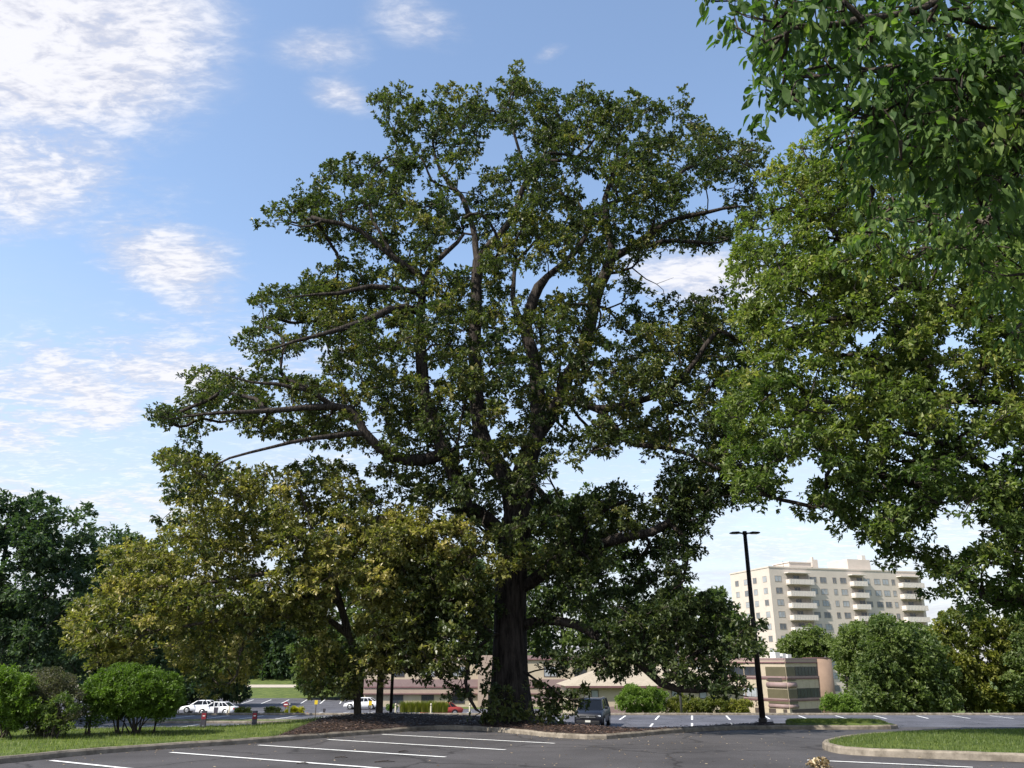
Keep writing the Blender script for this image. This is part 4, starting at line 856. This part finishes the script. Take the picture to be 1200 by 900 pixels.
# long two storey office behind the oak
lo_ = empty('office_building', (-20, 118, -4.3), 'long two storey cream office with mauve bands seen under the trees behind the white car', 'building')
MLo = facade((-20.5, 118), (1, .0)); Lg = 49
z_ = lambda y: float(P(520, y, 118)[2])
wbox(lo_, 'wall', m_cream, MLo, (0, 0, -5.2), (Lg, 16, z_(771)))
for nm, ya, yb, m_, pr in (('parapet_band', 768, 772, m_mauve, .2), ('trim', 772, 773.5, m_mauve_d, .26), ('canopy_band', 796, 804.5, m_mauve, .35), ('trim', 804.5, 806, m_mauve_d, .42), ('canopy_slope', 806, 812.4, m_tan, .3), ('trim', 812.4, 813.6, m_mauve_d, .45)):
    wbox(lo_, nm, m_, MLo, (-.05, -pr, z_(yb)), (Lg+.05, -.002, z_(ya)-.002))
for k in range(11):
    x = 3.9+k*4.25-.2
    window(lo_, MLo, x, x+1.75, z_(824.6), z_(814.2), m_blind if k in (3, 6, 8) else m_glass, 1); window(lo_, MLo, x, x+1.75, z_(793), z_(781), m_blind if k % 3 else m_glass, 1)
wbox(lo_, 'stair_tower', m_tan, MLo, (15.8, -1.2, -5.2), (19.4, -.003, z_(768))); window(lo_, facade((-20.5, 116.8), (1, 0)), 17.2, 18.4, -4.3, -2.1, m_glass, 1)
at_root(lo_)

# low building with hipped roof
hb = empty('hipped_roof_building', (6, 85, -4.3), 'low cream building with hipped tan shingle roof right of the parked suv', 'building')
MH = facade((5.8, 85), (1, .04)); Lh = 17.5; ze = float(P(700, 804, 85)[2]); zr = float(P(760, 781, 89)[2])
wbox(hb, 'wall', m_cream, MH, (0, 0, -5.5), (Lh, 9, ze))
rf = MB(); v = [(-.5,-.6,ze),(Lh+.5,-.6,ze),(Lh+.5,9.6,ze),(-.5,9.6,ze),(4.2,4.5,zr),(Lh-4.2,4.5,zr)]
v2 = [MH @ Vector(p) for p in v]; rf.add(v2, [(0,1,5,4),(1,2,5),(2,3,4,5),(3,0,4),(3,2,1,0)]); rf.build('roof', m_roof, hb)
wbox(hb, 'fascia', m_mauve_d, MH, (-.52, -.66, ze-.16), (Lh+.52, -.602, ze+.03)); wbox(hb, 'plinth', m_mauve, MH, (2.0, -.25, -5.4), (6, -.003, float(P(710, 828, 85)[2])))
for x in (.35, .7, 1.05, 1.4): wbox(hb, 'batten', m_mauve_d if x == 1.4 else m_tan, MH, (x, -.04, -5.4), (x+.06, -.003, ze-.17))
for x0, x1 in ((2.1, 2.85), (10.2, 10.9), (13, 13.8)): window(hb, MH, x0, x1, float(P(700, 819, 85)[2]), float(P(700, 808.5, 85)[2]), m_blind, 0)
at_root(hb)
# small link wall left of it
lw = empty('entrance_canopy', (4.2, 92, -4.3), 'low mauve entrance canopy between big trunk and hipped roof building', 'canopy')
c = MB(); c.box((-3.2, 0, 1.75), (1.9, 3.2, 2.15)); c.build('canopy_roof', m_mauve, lw)
for x in (-3.0, -.7, 1.4): MB().box((x, .1, 0), (x+.3, .4, 1.748)).build('post', m_tan, lw)

# ------------------------------------------------------------------ lamp posts, poles
def lamp_post(label, x, y, z, ht, r0, r1, head=True, group=None, cat='lamp post'):
    t = empty('lamp_post', (x, y, z), label, cat, group)
    MB().tube([(0, 0, .0), (0, 0, ht)], [r0, r1], 14).build('pole', m_dark, t, True)
    MB().tube([(0, 0, -.1), (0, 0, .10), (0, 0, .14)], [r0*1.35, r0*1.35, r0*1.1], 14).build('base', m_dark, t)
    MB().tube([(0, 0, ht-.03), (0, 0, ht+.10)], [r1*1.35, r1*1.1], 12).build('collar', m_dark, t)
    for s in (-1, 1):
        a = MB(); a.box((min(0, s*.16), -.035, ht+.0), (max(0, s*.16), .035, ht+.05)); a.build('arm', m_dark, t)
        hd = MB(); w0, w1 = .05, .12
        xs = [s*.16, s*.26, s*.5, s*.56]; 
        vs = []
        for x_, w_, zt_, zb_ in ((xs[0], .06, .05, .01), (xs[1], .13, .075, .005), (xs[2], .15, .06, .01), (xs[3], .10, .045, .02)):
            vs += [(x_, -w_, ht+zb_), (x_, w_, ht+zb_), (x_, w_, ht+zt_), (x_, -w_, ht+zt_)]
        fs = [(0,1,2,3), (12,15,14,13)]
        for k in range(3): o_ = 4*k; fs += [(o_, o_+4, o_+5, o_+1), (o_+1, o_+5, o_+6, o_+2), (o_+2, o_+6, o_+7, o_+3), (o_+3, o_+7, o_+4, o_)]
        hd.add(vs, fs); hd_o = hd.build('lamp_head', m_dark, t)
        MB().box((min(s*.27, s*.48), -.09, ht-.004), (max(s*.27, s*.48), .09, ht+.004)).build('lens', m_white, hd_o)
    return t
q = P(894.5, 851, 30.2); ptop = P(872, 625, 30.2)
lamp_post('tall dark lamp post with two flat heads at the right end of the mulch bed', q[0], 30.2, bedz(q[0], 30.2)-.02, ptop[2]-bedz(q[0], 30.2), .108, .070)
q = P(457.5, 845, 32)
lamp_post('slim dark lamp post in the mulch right of the two slim trunks', q[0], 32, q[2]-.05, 6.2, .062, .05)
q = P(799, 838, 71)
up_ = empty('utility_pole', (q[0], 71, -3.0), 'thin grey pole behind the lower lot below the low oak bough', 'pole')
MB().tube([(0,0,0),(-.1,0,9.5)], [.11,.075], 10).build('pole', mat('grey galvanised', (.13,.12,.12), .6), up_, True); MB().box((-.35,-.05,9.0),(.15,.05,9.1)).build('crossarm', m_dark, up_)

# ------------------------------------------------------------------ signs
m_red = mat('sign red', (.20, .02, .03), .6); m_wh = mat('sign white', (.75, .75, .73), .6); m_yel = mat('sign yellow', (.62, .45, .03), .6); m_board = mat('board dark', (.045, .042, .055), .6)
for px, lab in ((239, 'dark sandwich board with red panel nearer the clipped shrubs'), (298.5, 'dark sandwich board with red panel nearer the mulch bed')):
    Y = 27.3 if px < 250 else 28.0; X = (px-600)/1007*Y; zt_ = float(P(px, 833.5, Y)[2]); zb_ = float(P(px, 852.5, Y)[2]); H = zt_-zb_
    t = empty('sandwich_board', (X, Y, zb_), lab, 'sign board', 'dark sandwich boards on the verge', rz=R(12))
    for s in (0, 1):
        Mx = Matrix.Rotation(R(-9 if s == 0 else 9), 4, 'X'); y0 = -.11 if s == 0 else .11
        T_ = Matrix.Translation((0, y0, 0)) @ Mx
        pn = MB(); pn.box((-.075, -.012, .08), (.075, .012, H), T_); pn.box((-.075, -.012, 0), (-.055, .012, .08), T_); pn.box((.055, -.012, 0), (.075, .012, .08), T_); pb = pn.build('panel', m_board, t)
        MB().box((-.065, -.018 if s == 0 else .0125, H*.52), (.065, -.0125 if s == 0 else .018, H*.90), T_).build('red_print', m_red, pb)
        MB().box((-.035, -.022 if s == 0 else .0185, H*.70), (.035, -.0185 if s == 0 else .022, H*.75), T_).build('white_print', m_wh, pb)
    hin = MB(); hin.box((-.075, -.05, H-.02), (.075, .05, H+.012)); hin.build('hinge_cap', m_board, t)
    MB().tube([(0, 0, -1.4), (0, 0, .02)], .02, 6).build('stake', m_frame, t)
def post_sign(name, label, px, py, Y, r, shape, col, post_z, cat='sign', bar=None, pole_m=None, post_h=None):
    X, _, Z = P(px, py, Y); t = empty(name, (X, Y, post_z), label, cat); H = Z-post_z
    MB().tube([(0, .03, 0), (0, .03, H+r)], .03, 8).build('post', pole_m or m_frame, t)
    s = MB()
    if shape == 'rect': s.box((-r*.8, -.015, H-r), (r*.8, .0, H+r))
    else:
        n = shape; ring = [(r*math.cos(math.pi/n+2*math.pi*k/n), r*math.sin(math.pi/n+2*math.pi*k/n)) for k in range(n)]
        s.add([(a, -.015, H+b) for a, b in ring]+[(a, 0, H+b) for a, b in ring], [tuple(range(n)), tuple(range(2*n-1, n-1, -1))]+[(k, k+n, (k+1) % n+n, (k+1) % n) for k in range(n)])
    f = s.build('sign_face', col, t)
    if bar: MB().box((-r*.7, -.022, H-r*.17), (r*.7, -.016, H+r*.17)).build('white_bar', m_wh, f)
    return t
post_sign('no_entry_sign', 'round red no entry sign with white bar behind the yellow shrub', 335, 825.5, 100, .30, 24, m_red, -4.3, bar=True)
post_sign('marker_sign', 'small yellow sign on a thin dark post right of the yellow shrub', 370.5, 823, 62, .14, 'rect', m_yel, -2.5)
post_sign('marker_sign', 'small yellow sign between the two slim trunks', 434, 824, 60, .14, 'rect', m_yel, -2.5)
post_sign('parking_sign', 'small dark sign on a post before the white car', 380, 832.5, 80, .16, 'rect', m_board, -4.3)
for px, lab in ((505, 'cream bollard in front of the tall grass clumps'), (463.5, 'cream bollard left of the tall grass clumps'), (550.5, 'cream bollard left of the big trunk beyond the lower lot'), (339, 'cream bollard below the yellow shrub')):
    X = (px-600)/1005*69.9; t = empty('bollard', (X, 69.85, -2.42), lab, 'bollard', 'cream bollards along the lower lot')
    MB().tube([(0,0,0),(0,0,.72),(0,0,.78)], [.07,.07,.045], 10).build('post', mat('cream paint', (.55,.50,.38), .7), t); MB().tube([(0,0,.60),(0,0,.66)], .074, 10).build('band', m_frame, t)
# white framed board and cream leaning board at the left
X, Y, _ = P(254, 825, 96); zt_ = float(P(254, 822, 96)[2])
t = empty('framed_board', (X, 96, -4.3), 'white framed notice board standing right of the white cars', 'board')
fr_ = MB(); H = zt_+4.3
fr_.box((-.32,-.05,0),(-.24,.05,H)).box((.24,-.05,0),(.32,.05,H)).box((-.24,-.05,H-.10),(.24,.05,H)); fr_.build('frame', m_wh, t); MB().box((-.239,-.02,H-1.3),(.239,.02,H-.6)).build('panel', m_board, t)
t = empty('leaning_board', (*P(265, 840, 92)[:2], -4.3), 'pair of cream boards leaning together right of the framed notice board', 'board')
for s in (-1, 1): MB().box((-.08, -.03, 0), (.08, .03, 1.35), Matrix.Translation((s*.14, 0, 0)) @ Matrix.Rotation(R(6), 4, 'Y')).build('board', m_wh if s < 0 else mat('cream paint', (.5,.4,.3)), t)
t = empty('stone_block', (*P(278, 828, 130)[:2], -4.3), 'pale concrete block at the edge of the far parking lot', 'block'); MB().box((-.4,-.3,0),(.4,.3,.9)).box((-.3,-.2,.9),(.3,.2,1.0)).build('block', m_kerb, t, bevel=.03)

# ------------------------------------------------------------------ cars
m_tyre = mat('tyre rubber', (.012, .012, .012), .9); m_rim = mat('alloy rim', (.45, .45, .46), .3, .7); m_carglass = mat('car glass', (.006, .007, .009), .12, spec=.3); m_chrome = mat('chrome', (.55, .56, .58), .2, .9)
m_lamp = mat('headlight glass', (.55, .58, .62), .15, spec=.8); m_tail = mat('tail light', (.35, .01, .012), .3); m_blk = mat('black plastic', (.015, .015, .016), .6); m_plate = mat('licence plate', (.55, .55, .50), .5)
def paint(name, c): 
    m = mat(name, c, .32, spec=.4); m.node_tree.nodes['Principled BSDF'].inputs['Coat Weight'].default_value = .2; return m
def make_car(name, label, kind, pm, loc, rz, group=None):
    t = empty(name, loc, label, 'car', group, rz)
    if kind == 'suv':
        Ln, W, zr, st = 4.75, 1.90, 1.76, [(0,.50,.74,.86),(.06,.40,.90,.93),(.35,.32,1.02,.975),(1.15,.28,1.12,1.),(2.4,.26,1.15,1.),(4.2,.28,1.16,1.),(4.62,.32,1.14,.97),(4.75,.45,.95,.9)]
        gb, gr = (1.05, 4.66), (1.85, 4.35); wr = .37; axles = (.92, 3.72)
    else:
        Ln, W, zr, st = 4.65, 1.80, 1.43, [(0,.42,.58,.80),(.06,.32,.68,.9),(.4,.24,.78,.96),(1.25,.22,.90,1.),(2.4,.20,.93,1.),(3.8,.22,.97,1.),(4.45,.28,.93,.96),(4.65,.42,.72,.88)]
        gb, gr = (1.15, 4.05), (1.95, 3.35); wr = .33; axles = (.88, 3.65)
    V = []; rings = 10
    for (x, zb_, zt_, ws) in st:
        hw = W/2*ws; zm = zb_+(zt_-zb_)*.55
        V += [(x,-hw*.86,zb_),(x,-hw,zb_+.10),(x,-hw*1.0,zm),(x,-hw*.955,zt_-.05),(x,-hw*.86,zt_),(x,hw*.86,zt_),(x,hw*.955,zt_-.05),(x,hw*1.0,zm),(x,hw,zb_+.10),(x,hw*.86,zb_)]
    F = [tuple(range(rings)), tuple(range(len(V)-1, len(V)-rings-1, -1))]
    for i in range(len(st)-1):
        for j in range(rings): F.append((i*rings+j, i*rings+rings+j, i*rings+rings+(j+1) % rings, i*rings+(j+1) % rings))
    bd = MB(); bd.add([(v[0], v[1], v[2]) for v in V], F); body = bd.build('body', pm, t, True)
    belt = st[4][2]; bw = W/2*.86; rw = W/2*.70
    gh = MB(); gh.add([(gb[0],-bw,belt-.04),(gb[1],-bw,belt-.02),(gb[1],bw,belt-.02),(gb[0],bw,belt-.04),(gr[0],-rw,zr-.05),(gr[1],-rw,zr-.06),(gr[1],rw,zr-.06),(gr[0],rw,zr-.05)], [(0,1,5,4),(2,3,7,6),(3,0,4,7),(1,2,6,5),(4,5,6,7)]); gh.build('windows', m_carglass, t, bevel=.03)
    rf_ = MB(); rf_.add([(gr[0]-.05,-rw*.99,zr-.05),(gr[1]+.05,-rw*.99,zr-.06),(gr[1]+.05,rw*.99,zr-.06),(gr[0]-.05,rw*.99,zr-.05),(gr[0]+.2,-rw*.85,zr),(gr[1]-.15,-rw*.85,zr-.005),(gr[1]-.15,rw*.85,zr-.005),(gr[0]+.2,rw*.85,zr)], [(0,1,5,4),(1,2,6,5),(2,3,7,6),(3,0,4,7),(4,5,6,7),(3,2,1,0)]); rf_.build('roof', pm, t)
    mid = (gr[0]+gr[1])/2-.05; pl_ = MB()
    for s in (-1, 1):
        for (xb, xt) in ((gb[0]+.02, gr[0]), (mid, mid+.02), (gb[1]-.02, gr[1]), (gb[1]-.75, gr[1]-.35)):
            pl_.tube([(xb, s*(bw+.005), belt-.03), (xt, s*(rw+.01), zr-.05)], .035, 5)
    pl_.build('pillars', pm, t)
    for ax in axles:
        for s in (-1, 1):
            yy = s*(W/2-.09)
            wl = MB(); wl.tube([(ax, yy-.11, wr), (ax, yy-.09, wr), (ax, yy+.09, wr), (ax, yy+.11, wr)], [wr*.93, wr, wr, wr*.93], 22); wo = wl.build('wheel', m_tyre, t)
            MB().tube([(ax, yy+s*.1115, wr), (ax, yy+s*.122, wr)], [wr*.66, wr*.60], 20).build('rim', m_rim, wo)
            ar = MB(); ar.tube([(ax, s*(W/2-.2), wr+.03), (ax, s*(W/2+.006), wr+.03)], wr*1.14, 22); ar.build('wheel_arch', m_blk, t)
    hz_ = st[1][2]-.13
    for s in (-1, 1):
        MB().box((.02, min(s*W*.33, s*W*.44), hz_-.05), (.22, max(s*W*.33, s*W*.44), hz_+.06)).build('headlight', m_lamp, t, bevel=.03)
        MB().box((Ln-.12, min(s*W*.30, s*W*.45), st[-2][2]-.32), (Ln+.012, max(s*W*.30, s*W*.45), st[-2][2]-.12)).build('tail_light', m_tail, t, bevel=.03)
        MB().box((gb[0]+.35, min(s*(W/2-.02), s*(W/2+.17)), belt+.0), (gb[0]+.47, max(s*(W/2-.02), s*(W/2+.17)), belt+.17)).build('mirror', pm, t, bevel=.03)
    g_ = MB(); g_.box((-.03, -W*.27, hz_-.12), (.05, W*.27, hz_+.06)); gr_ = g_.build('grille', m_blk, t)
    bars = MB(); bars.box((-.05, -W*.26, hz_+.015), (-.031, W*.26, hz_+.045)).box((-.05, -W*.26, hz_-.075), (-.031, W*.26, hz_-.04)).box((-.055, -.09, hz_-.09), (-.0305, .09, hz_+.0)); bars.build('grille_bar', m_chrome, gr_)
    bp_ = MB(); bp_.box((-.04, -W*.40, .30), (.12, W*.40, .52)); bp_.build('bumper', m_blk if kind == 'suv' else pm, t, bevel=.04)
    MB().box((-.06, -.17, .42), (-.041, .17, .54)).build('licence_plate', m_plate, t)
    if kind == 'suv':
        for s in (-1, 1): MB().tube([(gr[0]+.2, s*rw*.86, zr+.04), (gr[1]-.1, s*rw*.86, zr+.04)], .022, 6).build('roof_rail', m_chrome, t)
    return t
m_wpaint = paint('white paint', (.72, .72, .73)); m_navy = paint('navy paint', (.004, .005, .011)); m_navy.node_tree.nodes['Principled BSDF'].inputs['Roughness'].default_value = .5
# suv: its nose at local x = 0 points to -x; turned so that the nose faces the camera
sx = P(697, 852, 57)[0]
make_car('parked_suv', 'dark navy suv parked nose forward beside the big oak trunk', 'suv', m_navy, (sx-.6, 55.2, -2.51), math.atan2(1, .24)+0.0)
make_car('parked_sedan', 'white sedan facing left nearest the clipped shrubs beyond the lower lot', 'sedan', m_wpaint, (P(212, 838, 104)[0], 104, -4.3), R(4))
make_car('parked_sedan', 'white sedan parked just in front of the other one near the framed board', 'sedan', m_wpaint, (P(231, 838, 100)[0], 100.3, -4.3), R(-6))
make_car('parked_sedan', 'white sedan partly hidden by the slim pale trunk', 'sedan', m_wpaint, (P(404, 832, 112)[0], 112, -4.3), R(-3))
make_car('parked_sedan', 'red car with only its roof showing above the tall grass clumps', 'sedan', paint('red paint', (.30, .04, .03)), (P(496, 832, 99)[0], 97.5, -4.3), R(20))

# ------------------------------------------------------------------ loose stuff
def blades(name, fn, n, hmin, hmax, label, m=lf_lime, t0=.6):
    pts = fn(n); n = len(pts); a = rng.uniform(0, 2*math.pi, n); H = rng.uniform(hmin, hmax, n); sd_ = np.stack([np.cos(a), np.sin(a), np.zeros(n)], 1)*.006
    ln_ = np.stack([-np.sin(a), np.cos(a), np.zeros(n)], 1)*(H*rng.uniform(-.6, .6, n))[:,None]
    V = np.stack([pts-sd_, pts+sd_, pts+ln_+np.array([0,0,1])*H[:,None]], 1).reshape(-1, 3); F = np.arange(n*3).reshape(-1, 3)
    o = np_mesh(name, V, F, m, None, np.repeat(np.clip(rng.normal(t0, .2, n), 0, 1), 3)); tag(o, label, 'grass', kind='stuff'); return o
def pts_in(poly, zf, n):
    p = np.array(poly); x = rng.uniform(p[:,0].min(), p[:,0].max(), n*3); y = rng.uniform(p[:,1].min(), p[:,1].max(), n*3); ok = in_poly(x, y, poly); x, y = x[ok][:n], y[ok][:n]
    return np.stack([x, y, np.array([zf(a, b) for a, b in zip(x, y)])], 1)
vg = [(-22, 18.6)]+[p for p in split_poly(-22, XS1) if p[0] > -22]
blades('verge_grass', lambda n: pts_in(split_poly(-36, XS1), bedz, n), 42000, .03, .10, 'short green grass on the verge below the clipped shrubs')
blades('island_grass', lambda n: pts_in(isl, islz, n), 42000, .03, .08, 'short dull green grass on the kerbed island at the right', t0=.35)
blades('tip_grass', lambda n: pts_in([(XS2,29.9),(11.4,29.75),(13.2,30.2),(13.1,30.7),(XS2,30.8)], bedz, n), 9000, .03, .08, 'short grass on the far end of the long bed')
def litter(name, n, fn, label, m, size, cat):
    p = fn(n); n = len(p); V, F, tn = leaves(p, np.tile([0,0,.2], (n, 1)), size, size*.6, 1, 1., .0, LEAF4, rng.random(n), 0); V = V.reshape(-1, 4, 3)
    V[:,:,2] = p[:,None,2]+.006+(V[:,:,2]-p[:,None,2])*.25; V[:,:,2] = np.maximum(V[:,:,2], p[:,None,2]+.003)
    o = np_mesh(name, V.reshape(-1, 3), F, m, None, tn); return tag(o, label, cat, kind='stuff')
lf_dry = leaf_mat('dry leaf', (.10, .06, .03), (.38, .28, .16), (.55, .45, .30), trans=.1)
def road_pts(n):
    y = rng.uniform(14.5, 29, n); x = rng.uniform(-9, 16, n); k = rng.random(n) < np.clip(.25+.75*np.exp(-((x-5)/5)**2), 0, 1); x, y = x[k], y[k]
    keep = np.array([not (in_poly(np.array([a]), np.array([b]), isl)[0]) and b < np.interp(a, [p[0] for p in E], [p[1] for p in E])-.1 for a, b in zip(x, y)])
    x, y = x[keep], y[keep]; return np.stack([x, y, -.02*y-.008], 1)
litter('leaf_litter', 1300, road_pts, 'dry tan leaves scattered over the dark asphalt', lf_dry, .06, 'fallen leaves')
mul = split_poly(XS1, XS2)
litter('mulch_litter', 9000, lambda n: pts_in(mul, lambda a, b: bedz(a, b)+.01, n), 'brown wood chips and dead leaves on the mulch bed', leaf_mat('chip', (.02,.012,.01), (.10,.06,.045), (.2,.13,.09), trans=.05), .10, 'mulch')
kb = [p for p in smooth_poly(edge, 2) if -12 < p[0] < 9]
def kerb_pts(n):
    i = rng.integers(0, len(kb), n); b_ = np.array(kb)[i]; b_ = b_+rng.normal(size=(n, 2))*np.array([.5, .06])-np.array([0, .22]); return np.stack([b_[:,0], b_[:,1], -.02*b_[:,1]-.008], 1)
litter('gutter_leaves', 420, kerb_pts, 'dead leaves gathered along the foot of the kerb', lf_dry, .07, 'fallen leaves')
for i, (px, py, ln, an, lab) in enumerate(((451, 893, .42, 10, 'longest fallen stick on the asphalt left of centre'), (400, 888, .3, -12, 'short fallen stick across the second painted line'), (355, 895, .26, 5, 'short fallen stick at the bottom of the picture on a painted line'), (473, 881, .25, 25, 'small forked stick between two painted lines'))):
    x, y = near(px, py); t = empty('fallen_stick', (x, y, -.02*y-.01), lab, 'stick', 'sticks fallen on the asphalt', R(an))
    MB().tube([(-ln/2,0,.015),(-ln*.1,.03,.025),(ln*.2,-.02,.03),(ln/2,.02,.012)], [.011,.013,.010,.004], 6).build('stem', bark_oak, t, True); MB().tube([(0,0,.025),(ln*.2,.10,.04)], [.007,.003], 5).build('side_twig', bark_oak, t, True)
x, y = near(960, 898.5); t = empty('dead_leaf_clump', (x, y, -.02*y-.01), 'curled tan clump of dead leaves at the bottom edge near the island', 'dead leaves')
bb = unit_rand(60)*np.array([.13,.09,.035])+np.array([0,0,.05]); V, F, tn = leaves(bb, unit_rand(60), .12, .09, 3, 1., -.1, LOBED, np.full(60, .7), .02); V[:,2] = np.maximum(V[:,2], .005); np_mesh('leaves', V, F, lf_dry, t, tn)
